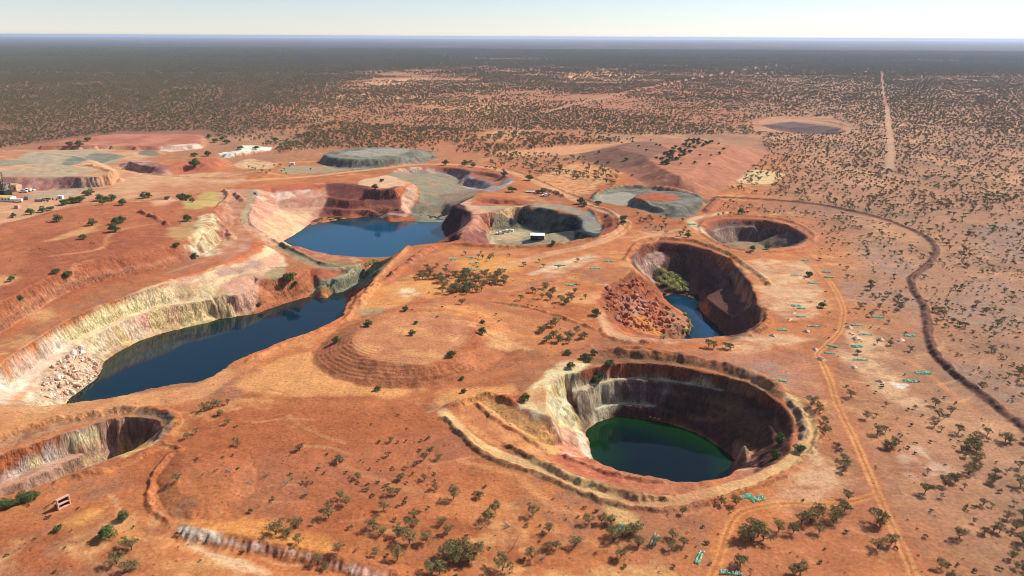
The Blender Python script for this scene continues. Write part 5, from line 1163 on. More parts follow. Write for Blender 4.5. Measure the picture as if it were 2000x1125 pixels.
# trees that can be made out one by one
put('mulga', [(872, 1094, 1.3), (886, 1100, 1.35), (900, 1092, 1.4), (914, 1098, 1.3), (926, 1090, 1.25), (890, 1080, 1.3), (908, 1078, 1.2), (982, 1114, 1.25), (1040, 1092, 1.0), (886, 974, 1.05), (938, 972, 0.8), (955, 1014, 1.0), (968, 1002, 1.0), (730, 1034, 1.0), (746, 1044, 0.8), (776, 1048, 1.1), (800, 1062, 1.15), (832, 1060, 0.85), (802, 1030, 0.8), (808, 1010, 0.7),
              (776, 1094, 1.0), (734, 1086, 0.7), (660, 1080, 0.7), (844, 1120, 1.2), (858, 1122, 1.1), (642, 1012, 0.95), (676, 987, 0.8), (664, 974, 0.75), (644, 994, 0.7), (700, 936, 0.7), (662, 902, 0.75), (828, 900, 0.75), (839, 886, 0.7), (764, 864, 0.65), (758, 892, 0.6), (750, 998, 0.85), (762, 966, 0.7), (776, 966, 0.75), (850, 956, 0.7), (830, 938, 0.65), (874, 1044, 0.85), (864, 1024, 0.75),
              (1072, 1040, 0.75), (1150, 1022, 0.85), (1176, 1022, 0.85), (1194, 1046, 0.8), (1216, 1048, 1.0), (1230, 1042, 1.0), (1244, 1040, 0.95), (1212, 1090, 0.9), (1124, 1066, 0.9), (1086, 1072, 0.75), (1070, 1074, 0.8), (1042, 1006, 0.9), (1280, 1064, 0.8), (1312, 1074, 0.8), (1336, 1066, 0.8), (1248, 1066, 0.8),
              (539, 1044, 1.25), (563, 1048, 0.8), (577, 1032, 0.9), (584, 1062, 0.8), (257, 1074, 1.0), (245, 1070, 0.8), (229, 1100, 1.05), (262, 1110, 0.8), (250, 1116, 0.9), (347, 940, 0.7), (663, 905, 0.7), (620, 1100, 0.7), (636, 1110, 0.7),
              (399, 803, 0.95), (425, 794, 0.9), (415, 798, 0.8), (429, 811, 0.7), (445, 790, 0.6), (446, 828, 0.6), (366, 857, 0.6), (383, 847, 0.6),
              (1661, 775, 0.9), (1693, 818, 0.85), (1714, 848, 1.0), (1729, 845, 0.9), (1733, 876, 1.0), (1750, 873, 1.0), (1742, 878, 0.9), (1651, 911, 1.0), (1585, 793, 1.1), (1600, 806, 1.0), (1608, 825, 0.8), (1612, 845, 0.8), (1827, 793, 0.8), (1834, 815, 0.9), (1857, 809, 0.8), (1825, 833, 0.8), (1872, 845, 1.0), (1888, 878, 1.0), (1907, 878, 1.0), (1896, 870, 0.9), (1846, 948, 1.1), (1866, 942, 0.9),
              (1455, 1050, 1.3), (1466, 1056, 1.4), (1480, 1048, 1.3), (1490, 1056, 1.2), (1470, 1036, 1.2), (1521, 1038, 1.0), (1549, 1040, 0.9), (1565, 1024, 1.1), (1582, 1021, 1.1), (1597, 1013, 1.1), (1600, 1042, 0.8), (1635, 1013, 1.1), (1648, 999, 1.1), (1628, 1022, 0.9), (1657, 975, 0.9), (1712, 1021, 1.3), (1740, 1064, 1.0), (1714, 1072, 0.9), (1446, 1106, 1.1), (1564, 1124, 1.1), (1552, 1128, 1.0), (1720, 1030, 1.0),
              (1385, 678, 1.05), (1394, 680, 1.0), (1418, 680, 0.9), (1427, 682, 1.0), (1675, 692, 0.8), (1738, 674, 0.8), (1778, 686, 0.8), (1713, 672, 0.7)])
put('bush', [(564, 549, 1.9), (1190, 716, 1.05), (1168, 746, 1.15), (1024, 783, 1.0), (1114, 719, 0.85), (1142, 700, 0.8), (1150, 705, 0.8), (1160, 692, 0.75), (1109, 692, 0.7), (1562, 882, 0.9), (1513, 894, 0.95), (1523, 864, 0.95), (1164, 616, 1.0), (10, 992, 0.9), (26, 988, 0.8), (46, 978, 0.95), (66, 974, 0.95), (56, 980, 0.8), (243, 1014, 0.8), (212, 1050, 1.05), (114, 1036, 0.6), (114, 992, 0.5), (578, 556, 0.7), (572, 560, 0.6),
             (719, 637, 0.95), (657, 669, 0.85), (813, 632, 0.5), (805, 654, 0.7), (792, 607, 0.7), (882, 696, 0.85), (942, 652, 0.9), (942, 632, 0.6), (738, 763, 0.6), (903, 742, 0.5), (906, 767, 0.5), (1580, 540, 1.0), (1605, 600, 0.9), (507, 598, 0.7),
             (60, 419, 1.5), (84, 414, 1.3), (112, 433, 1.4), (181, 440, 1.3), (228, 438, 1.4), (238, 435, 1.3), (224, 453, 1.5), (162, 467, 1.1), (110, 534, 1.0), (133, 541, 1.2), (22, 549, 0.9), (40, 586, 0.9), (282, 387, 1.6), (290, 386, 1.4), (355, 391, 1.9), (363, 392, 1.7), (240, 400, 1.4), (219, 392, 1.5), (208, 393, 1.4), (194, 392, 1.5), (201, 399, 1.3), (171, 382, 1.7), (178, 380, 1.6), (156, 395, 1.9), (140, 397, 1.6), (126, 400, 1.6), (148, 396, 1.6), (366, 432, 1.3), (345, 482, 1.0), (381, 505, 1.1), (326, 390, 1.0), (376, 395, 1.1), (100, 411, 1.2), (26, 425, 1.0),
             (381, 326, 2.4), (444, 281, 2.0), (420, 278, 1.8), (434, 274, 1.7), (408, 270, 1.7), (470, 292, 1.6), (137, 286, 2.0), (155, 286, 2.0), (172, 276, 2.0), (406, 305, 1.8), (380, 306, 1.6), (538, 276, 1.9), (500, 292, 1.6),
             (985, 344, 1.6), (1035, 352, 2.0), (1000, 375, 1.6), (1134, 398, 1.5), (1140, 403, 1.4), (1168, 400, 1.2), (1217, 430, 1.2), (1217, 438, 1.1), (733, 370, 1.5), (746, 355, 1.1), (1060, 377, 1.4), (1050, 378, 1.2), (870, 322, 1.5), (908, 322, 1.5), (925, 326, 1.4), (1448, 418, 1.3), (1344, 464, 1.1), (1470, 489, 0.9), (1498, 486, 1.0), (1080, 478, 0.9)])
put('pond', [(1292, 534, 1.6), (1298, 546, 1.7), (1308, 541, 1.7), (1318, 548, 1.8), (1328, 555, 1.8), (1337, 562, 1.7), (1322, 562, 1.8), (1310, 556, 1.8), (1298, 558, 1.6), (1312, 566, 1.5), (1326, 570, 1.5), (1338, 570, 1.3), (1288, 548, 1.3), (1284, 558, 0.9), (1330, 602, 0.9), (1320, 597, 0.8), (1338, 616, 0.8), (1345, 628, 0.8), (1347, 640, 0.9), (1344, 650, 0.9), (1336, 648, 0.8), (1270, 816, 0.35), (1278, 818, 0.35), (1286, 820, 0.35), (1296, 662, 0.9), (724, 517, 1.1), (732, 515, 1.2), (716, 519, 0.9), (740, 514, 0.9)])
put('dead', [(994, 1028, 0.9), (1000, 1072, 0.9), (1248, 1064, 0.9), (1250, 1052, 0.8), (560, 945, 0.8), (520, 930, 0.7), (490, 945, 0.7), (940, 1032, 0.8), (600, 965, 0.7), (450, 920, 0.7), (1060, 1090, 0.8)])

def scatter(kind, poly, dens, s0, s1, wl=40, thr=-2.0, seed=0, world=False):
    P = np.array(poly, float)
    W = P if world else un(P[:, 0], P[:, 1], 0.0)[:, :2]
    x0, x1, y0, y1 = W[:, 0].min(), W[:, 0].max(), W[:, 1].min(), W[:, 1].max()
    rng = np.random.default_rng(900 + seed)
    n = int((x1 - x0) * (y1 - y0) * dens / 100)
    x = x0 + (x1 - x0) * rng.random(n); y = y0 + (y1 - y0) * rng.random(n)
    k = inpoly(x, y, W) & (np.abs(x / y) < 1.0)
    k &= fbm(x, y, wl, 950 + seed, 3) + 0.5 * (rng.random(n) - 0.5) > thr
    x, y = x[k], y[k]
    for _, b in PITS: k = ~inpoly(x, y, b); x, y = x[k], y[k]
    k = (sample(TRACK.astype(float), x, y) < 0.3) & (sample(SL, x, y) < 0.55); x, y = x[k], y[k]
    z = sample(Z, x, y); s = s0 + (s1 - s0) * rng.random(len(x)) ** 1.5
    px, py = toscreen(x, y, z)
    PLANTS[kind] += [(*q, None) for q in zip(x, y, z, s, px, py)]
sc_list = [
    ('mulga', [(1780, 545), (1835, 490), (1760, 438), (1620, 400), (1700, 380), (2250, 380), (2350, 1050), (2000, 850), (1822, 668)], 2.0, 0.35, 0.9, 30, -0.4),
    ('mulga', [(1790, 880), (1950, 820), (2200, 980), (2200, 1200), (1850, 1200), (1800, 1000)], 2.9, 0.4, 0.95, 18, 0.0),
    ('mulga', [(1400, 392), (1700, 424), (1800, 466), (1826, 490), (1780, 540), (1650, 500), (1600, 440), (1480, 415), (1400, 425)], 1.8, 0.4, 0.85, 25, -0.25),
    ('mulga', [(1660, 575), (1690, 552), (1765, 570), (1755, 625), (1690, 628)], 2.4, 0.5, 0.95, 20, -1),
    ('mulga', [(1560, 500), (1780, 545), (1800, 640), (1660, 640), (1640, 560)], 0.25, 0.5, 0.9, 20, -1),
    ('mulga', [(1420, 370), (1500, 300), (1480, 262), (2400, 262), (2400, 400), (1700, 418)], 2.7, 0.45, 0.95, 45, -0.45),
    ('mulga', [(850, 550), (880, 535), (990, 530), (992, 560), (930, 575), (860, 575)], 8.0, 0.65, 1.1, 20, -1),
    ('mulga', [(815, 545), (830, 515), (880, 518), (880, 545)], 3.5, 0.6, 1.0, 20, -1),
    ('mulga', [(850, 604), (870, 588), (905, 586), (905, 602)], 4.5, 0.7, 1.0, 20, -1),
    ('mulga', [(955, 575), (1000, 556), (1085, 552), (1085, 590), (1010, 592)], 4.0, 0.6, 1.0, 20, -0.4),
    ('mulga', [(1050, 640), (1100, 625), (1160, 655), (1150, 672), (1060, 672)], 4.8, 0.65, 1.05, 20, -0.4),
    ('mulga', [(1090, 600), (1110, 565), (1165, 560), (1160, 600)], 2.6, 0.6, 1.0, 20, -0.4),
    ('mulga', [(930, 610), (1060, 600), (1060, 640), (960, 640)], 0.8, 0.5, 0.9, 20, -0.3),
    ('mulga', [(870, 500), (1000, 490), (1150, 498), (1100, 530), (900, 535)], 0.9, 0.45, 0.8, 20, -0.5),
    ('mulga', [(1225, 445), (1250, 415), (1370, 435), (1370, 458), (1300, 462)], 1.6, 0.5, 0.95, 20, -0.4),
    ('mulga', [(1130, 985), (1220, 1000), (1440, 985), (1440, 1010), (1400, 1080), (1200, 1080)], 1.0, 0.55, 0.95, 18, -0.3),
    ('mulga', [(1270, 980), (1440, 972), (1440, 1008), (1280, 1012)], 3.0, 0.5, 0.9, 18, -0.6),
    ('mulga', [(1585, 800), (1605, 795), (1655, 900), (1650, 960), (1630, 930)], 2.6, 0.45, 0.85, 18, -0.5),
    ('mulga', [(400, 860), (860, 860), (900, 960), (880, 1125), (560, 1070), (500, 950)], 0.35, 0.35, 0.75, 18, -0.1),
    ('mulga', [(900, 920), (1180, 1000), (1150, 1125), (900, 1125)], 0.35, 0.35, 0.75, 18, -0.1),
    ('mulga', [(1660, 700), (1860, 760), (1900, 830), (1760, 900), (1680, 860)], 0.45, 0.4, 0.85, 18, 0.0),
    ('mulga', [(900, 325), (960, 300), (1130, 305), (1210, 340), (1200, 372), (1080, 340), (1030, 345)], 1.9, 0.7, 1.2, 30, -0.15),
    ('bush', [(1265, 345), (1300, 318), (1350, 290), (1395, 284), (1385, 300), (1330, 330), (1300, 350)], 1.6, 0.9, 1.6, 20, -0.3),
    ('bush', [(1130, 300), (1230, 282), (1420, 300), (1400, 360), (1250, 365)], 0.12, 0.7, 1.3, 20, -1),
    ('mulga', [(560, 260), (640, 240), (850, 250), (960, 260), (1140, 262), (1240, 275), (960, 298), (850, 300), (850, 315), (820, 296), (640, 290), (540, 300)], 2.6, 0.8, 1.3, 40, -0.25),
    ('mulga', [(400, 262), (520, 246), (640, 270), (560, 300), (450, 275)], 1.6, 0.7, 1.2, 25, -0.1),
    ('mulga', [(560, 320), (470, 330), (540, 345), (620, 335)], 0.5, 0.6, 1.0, 20, -0.4),
]
for k, (kd, pl, dn, a, b, wl_, th) in enumerate(sc_list): scatter(kd, pl, dn, a, b, wl_, th, k)
# far plain: the scrub thins and thickens gradually, pale pans stay open
def far_scrub(ya, yb, dens, s0, s1, seed):
    rng = np.random.default_rng(seed); n = int(0.88 * (yb * yb - ya * ya) * dens / 100)
    y = np.sqrt(ya * ya + (yb * yb - ya * ya) * rng.random(n)); u = rng.uniform(-0.88, 0.88, n); x = u * y
    pl_ = 0.97 - 0.42 * sstep(-0.30, -0.12, u + 0.05 * fbm(x, y, 300, seed, 2)) + 0.2 * sstep(0.2, 0.42, u) + 0.3 * sstep(1900, 3000, y)
    ctr = sstep(-0.3, -0.15, u) * (1 - sstep(0.12, 0.3, u)) * (1 - sstep(2600, 3600, y))
    p = pl_ + (0.7 + 1.0 * ctr) * fbm(x * 0.7, y * 0.5, 130, 1234, 4, 0.6) + 0.25 * fbm(x, y, 40, seed + 2, 2)
    lum = sample(C, x, y).mean(-1)
    k = (rng.random(n) < p) & (lum < 0.33) & (sample(TRACK.astype(float), x, y) < 0.3)
    x, y, u = x[k], y[k], u[k]
    px, py = toscreen(x, y, x * 0)
    mine = np.array([(-700, 330), (0, 290), (130, 271), (230, 259), (400, 255), (470, 268), (560, 285), (850, 296), (1140, 278), (1320, 266), (1500, 285), (1500, 420), (-700, 420)], float)
    pit_ = np.array([(1470, 235), (1520, 228), (1620, 230), (1670, 250), (1650, 268), (1520, 264), (1470, 255)], float)
    k = ~inpoly(px, py, mine) & ~inpoly(px, py, pit_) & ~((u > 0.1) & (py > 264)) & ~((py > 255) & (u < 0.1) & (px > 470))
    x, y, px, py = x[k], y[k], px[k], py[k]
    z = sample(Z, x, y); s = s0 + (s1 - s0) * rng.random(len(x)) ** 1.4
    PLANTS['mulga'] += [(*q, None) for q in zip(x, y, z, s, px, py)]
far_scrub(780, 1500, 4.4, 0.5, 1.05, 71); far_scrub(1500, 2500, 2.8, 0.7, 1.25, 74); far_scrub(2500, 4200, 1.05, 1.2, 2.2, 77); far_scrub(4200, 7500, 0.2, 2.2, 4.2, 80)
# low shrubs and tussocks
for k, (pl, dn, th) in enumerate((([(0, 960), (340, 1020), (760, 1125), (760, 1200), (-50, 1200)], 2.0, -0.1), ([(370, 880), (870, 850), (900, 920), (1180, 1000), (1400, 1010), (1400, 1200), (800, 1200), (420, 1000)], 3.2, -0.15), ([(1400, 1000), (1640, 960), (1780, 1125), (1400, 1125)], 2.5, -0.1),
                                  ([(1660, 860), (1840, 760), (2100, 950), (2100, 1200), (1800, 1200)], 4.0, -0.1), ([(1560, 500), (1780, 545), (1860, 760), (1660, 840), (1600, 700)], 1.3, 0.0), ([(420, 800), (860, 780), (870, 840), (420, 870)], 0.8, 0.1), ([(1790, 520), (2150, 400), (2250, 1000), (1850, 700)], 4.5, -0.3), ([(1430, 400), (1700, 425), (1800, 470), (1780, 540), (1640, 520)], 3.0, -0.2),
                                  ([(700, 600), (1100, 500), (1180, 620), (980, 700)], 1.2, 0.0), ([(-100, 480), (430, 420), (330, 520), (-50, 660)], 0.5, 0.1))):
    scatter('shrub', pl, dn * 1.6, 0.4, 1.5, 14, th, 80 + k)
scatter('shrub', [(1570, 780), (1610, 790), (1660, 900), (1640, 970)], 6, 0.6, 1.6, 14, -1, 99)

def inview(q): return -25 < q[4] < 2025 and 60 < q[5] < 1150
def ranked(kind):
    L = [q for q in PLANTS[kind]]
    return sorted(L, key=lambda q: -(q[3] / math.hypot(q[0], q[1], CAMH)) * (2 if q[6] is None and False else 1))
def tree(name, parts, q, label, cat, grp, rz):
    o = bpy.data.objects.new(name, None); o.empty_display_size = 0.3
    o.location = (q[0], q[1], q[2]); o.rotation_euler = (0, 0, rz); o.scale = (q[3],) * 3 if name != 'shrub' else (q[3],) * 3
    col.objects.link(o)
    for n_, me in zip(('trunk', 'crown'), parts): obj(n_, me, o)
    tag(o, label, cat, grp)
    return o
rest = {}
SPECIAL = {(564, 549): 'large round dark green tree on the slope above the long lake', (1190, 716): 'round green tree on the far rim of the green lake pit', (1168, 746): 'round green tree on the upper ledge inside the green lake pit', (1024, 783): 'round green tree at the end of the pale ledge beside the ramp',
           (1114, 719): 'small green bush on the white ledge of the green lake pit', (1164, 616): 'round bright green bush beside the red rock slide', (942, 652): 'bright green bush on the far side of the terraced dump', (805, 654): 'small lone tree on top of the terraced dump', (657, 669): 'dark green bush on the near flank of the terraced dump beside the lake road', (882, 696): 'low grey-green bush at the top edge of the terraces',
           (719, 637): 'grey-green bush between the lake road and the terraced dump', (212, 1050): 'round grey-green tree beside the yellow sand patch', (243, 1014): 'small bright green tree left alone on bare red earth below the corner pit', (114, 992): 'small green bush at the foot of the derelict frame',
           (886, 974): 'lone round-crowned tree with dark shadow below the ramp road bend', (539, 1044): 'tall bushy tree behind the fluted scarp', (1661, 775): 'lone dark tree just beside the wheel track', (1150, 1022): 'umbrella-shaped tree beside the curved red wheel marks', (982, 1114): 'big round pale green tree near the bottom edge', (1651, 911): 'bushy dark tree between the pit ring road and the wheel track', (381, 326): 'large round dark bush on the uneven red mound', (1580, 540): 'round green bush among the pale drill pads', (1605, 600): 'round green tree by the bank beside the wheel track', (1712, 1021): 'tall dense dark tree close beside the twin wheel track'}
for kind, name, cat, protos, look, cap in (('mulga', 'mulga_tree', 'tree', P_MULGA, 'grey-green mulga tree', 295), ('bush', 'round_bush', 'bush', P_BUSH, 'dense dark green bush', 200), ('pond', 'pond_bush', 'bush', P_POND, 'yellow-green bush', 60)):
    L = ranked(kind); keep = [q for q in L if inview(q)][:cap]; ks = set(id(q) for q in keep)
    rest[kind] = [q for q in L if id(q) not in ks]
    for k, q in enumerate(keep):
        z_ = zone(q[4], q[5])
        key = (round(q[4]), round(q[5]))
        if key in SPECIAL: lab, grp = SPECIAL[key], None
        elif kind == 'pond': 
            t_ = 'crowded at the head of the small pond' if q[5] < 590 else 'along the pond edge under the rock slide' if q[4] > 1290 and q[5] < 680 else 'at the waterline of the green lake' if q[5] > 700 else 'on the low end of the causeway'
            lab = look + ' ' + t_; grp = lab
        else:
            sz = ('tall ' if q[3] > 0.98 else 'small ' if q[3] < 0.72 else 'middling ') if kind == 'mulga' else ''
            lab = sz + look + ' ' + z_; grp = (look + 's ').replace('bushs', 'bushes') + z_
        tree(name, protos[k % len(protos)], q, lab, cat, grp or ((look + 's ').replace('bushs', 'bushes') + z_), random.random() * 6.28)
L = ranked('shrub'); keep = [q for q in L if inview(q)][:280]; ks = set(id(q) for q in keep); rest['shrub'] = [q for q in L if id(q) not in ks]
for k, q in enumerate(keep):
    o = obj('low_shrub', P_SHRUB[k % 4], None, (q[0], q[1], q[2] - 0.05), random.random() * 6.28, q[3])
    tag(o, 'ankle-high dry shrub ' + zone(q[4], q[5]), 'shrub', 'low dry shrubs ' + zone(q[4], q[5]))
for k, q in enumerate(PLANTS['dead']):
    o = obj('dead_shrub', P_DEAD[k % 3], None, (q[0], q[1], q[2]), random.random() * 6.28, q[3])
    tag(o, 'bleached bare dead shrub ' + zone(q[4], q[5]), 'dead shrub', 'dead shrubs ' + zone(q[4], q[5]))

def scatter_object(name, pts, meshes, label):
    c = bpy.data.collections.new(name + '_kinds')
    for k, me in enumerate(meshes): c.objects.link(bpy.data.objects.new('%s_kind_%d' % (name, k), me))
    me = bpy.data.meshes.new(name)
    me.vertices.add(len(pts)); A = np.array([p[:4] for p in pts], np.float32)
    me.vertices.foreach_set('co', A[:, :3].ravel())
    rng = np.random.default_rng(5)
    for nm, ty, val in (('size', 'FLOAT', A[:, 3]), ('turn', 'FLOAT', rng.random(len(pts)).astype(np.float32) * 6.28), ('pick', 'INT', rng.integers(0, len(meshes), len(pts)).astype(np.int32))):
        a = me.attributes.new(nm, ty, 'POINT'); a.data.foreach_set('value', val)
    o = bpy.data.objects.new(name, me); col.objects.link(o)
    g = bpy.data.node_groups.new(name, 'GeometryNodeTree')
    g.interface.new_socket('Geometry', in_out='INPUT', socket_type='NodeSocketGeometry'); g.interface.new_socket('Geometry', in_out='OUTPUT', socket_type='NodeSocketGeometry')
    N = g.nodes; Lk = g.links
    gi = N.new('NodeGroupInput'); go = N.new('NodeGroupOutput')
    ci = N.new('GeometryNodeCollectionInfo'); ci.inputs['Collection'].default_value = c; ci.inputs['Separate Children'].default_value = True; ci.inputs['Reset Children'].default_value = True
    ip = N.new('GeometryNodeInstanceOnPoints'); ip.inputs['Pick Instance'].default_value = True
    def att(nm, ty):
        a = N.new('GeometryNodeInputNamedAttribute'); a.data_type = ty; a.inputs['Name'].default_value = nm; return a
    s_, t_, p_ = att('size', 'FLOAT'), att('turn', 'FLOAT'), att('pick', 'INT')
    cx = N.new('ShaderNodeCombineXYZ'); er = N.new('FunctionNodeEulerToRotation')
    Lk.new(t_.outputs['Attribute'], cx.inputs['Z']); Lk.new(cx.outputs[0], er.inputs[0])
    Lk.new(gi.outputs[0], ip.inputs['Points']); Lk.new(ci.outputs[0], ip.inputs['Instance']); Lk.new(p_.outputs['Attribute'], ip.inputs['Instance Index'])
    Lk.new(er.outputs[0], ip.inputs['Rotation']); Lk.new(s_.outputs['Attribute'], ip.inputs['Scale']); Lk.new(ip.outputs[0], go.inputs[0])
    md = o.modifiers.new('plants', 'NODES'); md.node_group = g
    tag(o, label, None, None, 'stuff'); return o
scatter_object('scrub', rest['mulga'], P_FAR, 'open mulga scrub stretching over the plain to the horizon')
scatter_object('undergrowth', rest['shrub'], P_SHRUB, 'low dry shrubs dotted over the red ground')
print('plants', {k: len(v) for k, v in PLANTS.items()}, {k: len(v) for k, v in rest.items()})

# ------------------------------------------------------------------ boulders of the two rock slides
def boulder_mesh(seed, material):
    rng = np.random.default_rng(seed)
    import bmesh
    bm = bmesh.new(); bmesh.ops.create_icosphere(bm, subdivisions=2, radius=1.0)
    planes = [(lambda d: d / np.linalg.norm(d))(rng.normal(size=3)) for _ in range(9)]
    offs = 0.55 + 0.35 * rng.random(9); sc3 = np.array((1.0 + 0.5 * rng.random(), 0.8 + 0.3 * rng.random(), 0.6 + 0.35 * rng.random()))
    for v in bm.verts:
        p = np.array(v.co)
        for d, o_ in zip(planes, offs):
            t = p @ d - o_
            if t > 0: p = p - d * t
        p = p * (1 + 0.06 * rng.normal()) * sc3; v.co = p
    me = bpy.data.meshes.new('boulder'); bm.to_mesh(me); bm.free(); me.materials.append(material); return me
M_ROCKS_D = [simple('red_rock', (176, 96, 64), 0.95, 0.3, 1.2, 0.1, 0.5), simple('rust_rock', (150, 84, 64), 0.95, 0.3, 1.2, 0.1, 0.5), simple('grey_rock', (172, 122, 100), 0.95, 0.25, 1.2, 0.1, 0.5)]
M_ROCKS_A = [simple('cream_rock', (214, 178, 146), 0.95, 0.25, 1.4, 0.1, 0.5), simple('tan_rock', (186, 148, 122), 0.95, 0.3, 1.4, 0.1, 0.5), simple('white_rock', (226, 208, 190), 0.95, 0.2, 1.4, 0.1, 0.5)]
def rock_field(label, poly, mats, n, s0, s1, seed, big):
    ms = [boulder_mesh(seed + k, mats[k % 3]) for k in range(9)]
    rng = np.random.default_rng(seed)
    P = np.array(poly, float); c = P.mean(0)
    h0 = hit([c])[0]
    root = bpy.data.objects.new('rock_slide', None); root.location = h0; col.objects.link(root); tag(root, label, 'rock slide')
    pts = []
    while len(pts) < n:
        q = P.min(0) + (P.max(0) - P.min(0)) * rng.random(2)
        if inpoly(q[0], q[1], P): pts.append(q)
    H = hit(pts)
    for k, (q, h) in enumerate(zip(pts, H)):
        s = s0 + (s1 - s0) * rng.random() ** 3 if k >= len(big) else big[k][2]
        p = h if k >= len(big) else hit([big[k][:2]])[0]
        o = obj('boulder', ms[rng.integers(9)], root, Vector(p) - Vector(h0) + Vector((0, 0, s * 0.15)), 0, s)
        o.rotation_euler = rng.random(3) * 6.28
rock_field('slide of broken red and grey boulders down to the small pond', [(1176, 600), (1182, 566), (1215, 550), (1245, 546), (1285, 578), (1308, 602), (1338, 636), (1335, 654), (1290, 652), (1240, 646), (1205, 628)], M_ROCKS_D, 296, 0.3, 1.5, 700,
           [(1268, 605, 2.6), (1255, 592, 2.2), (1222, 600, 2.0), (1215, 615, 1.8), (1240, 580, 1.8), (1280, 597, 2.2), (1196, 575, 2.0), (1188, 565, 1.8), (1305, 628, 1.8), (1228, 560, 1.6), (1262, 618, 2.0), (1246, 606, 1.8), (1232, 625, 1.6)])
rock_field('tumbled pale boulders fallen into the near end of the long lake', [(78, 776), (82, 745), (110, 708), (148, 678), (196, 704), (198, 716), (176, 748), (128, 780)], M_ROCKS_A, 230, 0.35, 1.2, 730,
           [(150, 755, 1.6), (145, 692, 1.8), (162, 690, 1.6), (120, 752, 1.5), (185, 720, 1.4), (95, 776, 1.4), (132, 745, 1.4), (112, 740, 1.5), (158, 680, 1.7)])

# ------------------------------------------------------------------ rows of turquoise drill sample bags
M_BAG = simple('sample_bag_plastic', (112, 196, 152), 0.55, 0.2, 2.0, 0.4); M_BAGW = simple('dusty_bag_plastic', (196, 226, 200), 0.6, 0.15, 2.0, 0.3)
def bag_row_mesh(n, rows, seed, step=0.5):
    rng = np.random.default_rng(seed); V, Fc, mi = [], [], []
    for r in range(rows):
        for i in range(n):
            if rng.random() < 0.12: continue
            cx, cy = (i - n / 2) * step + rng.normal() * 0.05, (r - rows / 2) * 0.75 + rng.normal() * 0.06
            a0 = rng.random() * 6.28; o = len(V); h = 0.42 + 0.12 * rng.random()
            for zz, rr in ((-0.05, 0.24), (0.22 * h / 0.45, 0.27), (h, 0.12)):
                for k in range(6): V.append((cx + rr * math.cos(a0 + k * 1.047) * 1.15, cy + rr * math.sin(a0 + k * 1.047), zz))
            for L_ in (0, 6):
                for k in range(6): Fc.append((o + L_ + k, o + L_ + (k + 1) % 6, o + L_ + 6 + (k + 1) % 6, o + L_ + 6 + k))
            Fc.append(tuple(range(o + 12, o + 18))); mi += [1 if rng.random() < 0.34 else 0] * 13
    me = build('sample_bags', V, Fc, M_BAG); me.materials.append(M_BAGW); me.polygons.foreach_set('material_index', np.array(mi, np.int32)); return me
BAGM = [bag_row_mesh(11, 2, 800 + k) for k in range(3)] + [bag_row_mesh(9, 3, 810 + k) for k in range(3)]
rows_ = [(1523, 743, -12, 1.25), (1673, 635, -10, 1), (1691, 653, -4, 1), (1716, 619, -3, 1), (1778, 656, -6, 1), (1675, 676, -4, 1), (1628, 676, -24, 0.8), (1620, 689, -6, .8), (1681, 702, -4, 1), (1804, 728, -4, 1.25), (1779, 744, -4, 1.1), (1556, 597, -4, 1), (1566, 602, 0, .8), (1564, 618, 0, .8), (1590, 637, -5, 1), (1528, 644, -4, .8), (1576, 509, -20, 1),
         (1615, 531, -3, 1), (1620, 541, -6, 1), (1590, 553, 0, 1), (1556, 537, 0, 1), (1164, 524, -6, 1.2), (1118, 557, -8, 1.2), (1190, 510, 0, 1), (1096, 518, -4, 1.2), (927, 515, 0, 1.2), (927, 525, 0, 1.2), (885, 505, 0, 1), (920, 503, 0, 1), (1210, 1030, 62, 0.75), (1276, 1052, 65, 0.85), (1363, 1088, 60, 1), (1429, 1117, -8, 0.9), (1457, 968, 8, 0.8), (1480, 973, 24, 1), (1352, 438, 0, 1.3), (1330, 453, 0, 1.2)]
BAGLAB = {(1523, 743): 'long row of turquoise sample bags above the far rim of the green lake pit', (1804, 728): 'bright row of turquoise sample bags nearest the long earth ridge', (1779, 744): 'row of turquoise sample bags above a white clay patch', (1210, 1030): 'short slanted row of turquoise sample bags beside a tree clump', (1276, 1052): 'slanted row of turquoise sample bags on bare ground below the ramp road', (1363, 1088): 'slanted row of turquoise sample bags beside the branch track', (1429, 1117): 'row of turquoise sample bags at the bottom edge by the track',
          (1457, 968): 'small row of turquoise sample bags at the ring road bend', (1480, 973): 'row of turquoise sample bags with white dust at the ring road bend'}
for k, (px_, py_, ang, ln) in enumerate(rows_):
    h = hit([(px_, py_)])[0]
    o = obj('sample_bag_row', BAGM[k % 6], None, h, math.radians(ang), (ln, 1, 1))
    z_ = 'by the wheel track and drill pads' if 1500 < px_ < 1850 else 'between the blue lakes and the rock slide pit' if px_ < 1300 else 'by the pale pad next to the dry round pit'
    tag(o, BAGLAB.get((px_, py_), 'row of turquoise sample bags ' + z_), 'sample bags', 'sample bag rows ' + z_)

# ------------------------------------------------------------------ small spoil mounds of the drill pads
M_SPOIL = simple('pale_spoil', (228, 200, 176), 0.97, 0.2, 0.9, 0.1, 0.4, (196, 146, 118))
def spoil_mesh(seed):
    rng = np.random.default_rng(seed); V, Fc = [], []; n, m_ = 14, 5
    for j in range(m_):
        for i in range(n):
            a = 2 * math.pi * i / n; r = (1 - j / (m_ - 1) * 0.92) * (1 + 0.22 * math.sin(3 * a + seed) + 0.12 * rng.normal())
            V.append((r * 1.7 * math.cos(a), r * math.sin(a), -0.1 + 0.95 * (j / (m_ - 1)) ** 0.8 + 0.08 * rng.normal()))
    for j in range(m_ - 1):
        for i in range(n): Fc.append((j * n + i, j * n + (i + 1) % n, (j + 1) * n + (i + 1) % n, (j + 1) * n + i))
    Fc.append(tuple(range((m_ - 1) * n, m_ * n)))
    return build('spoil', V, Fc, M_SPOIL, True)
SPM = [spoil_mesh(k) for k in range(4)]
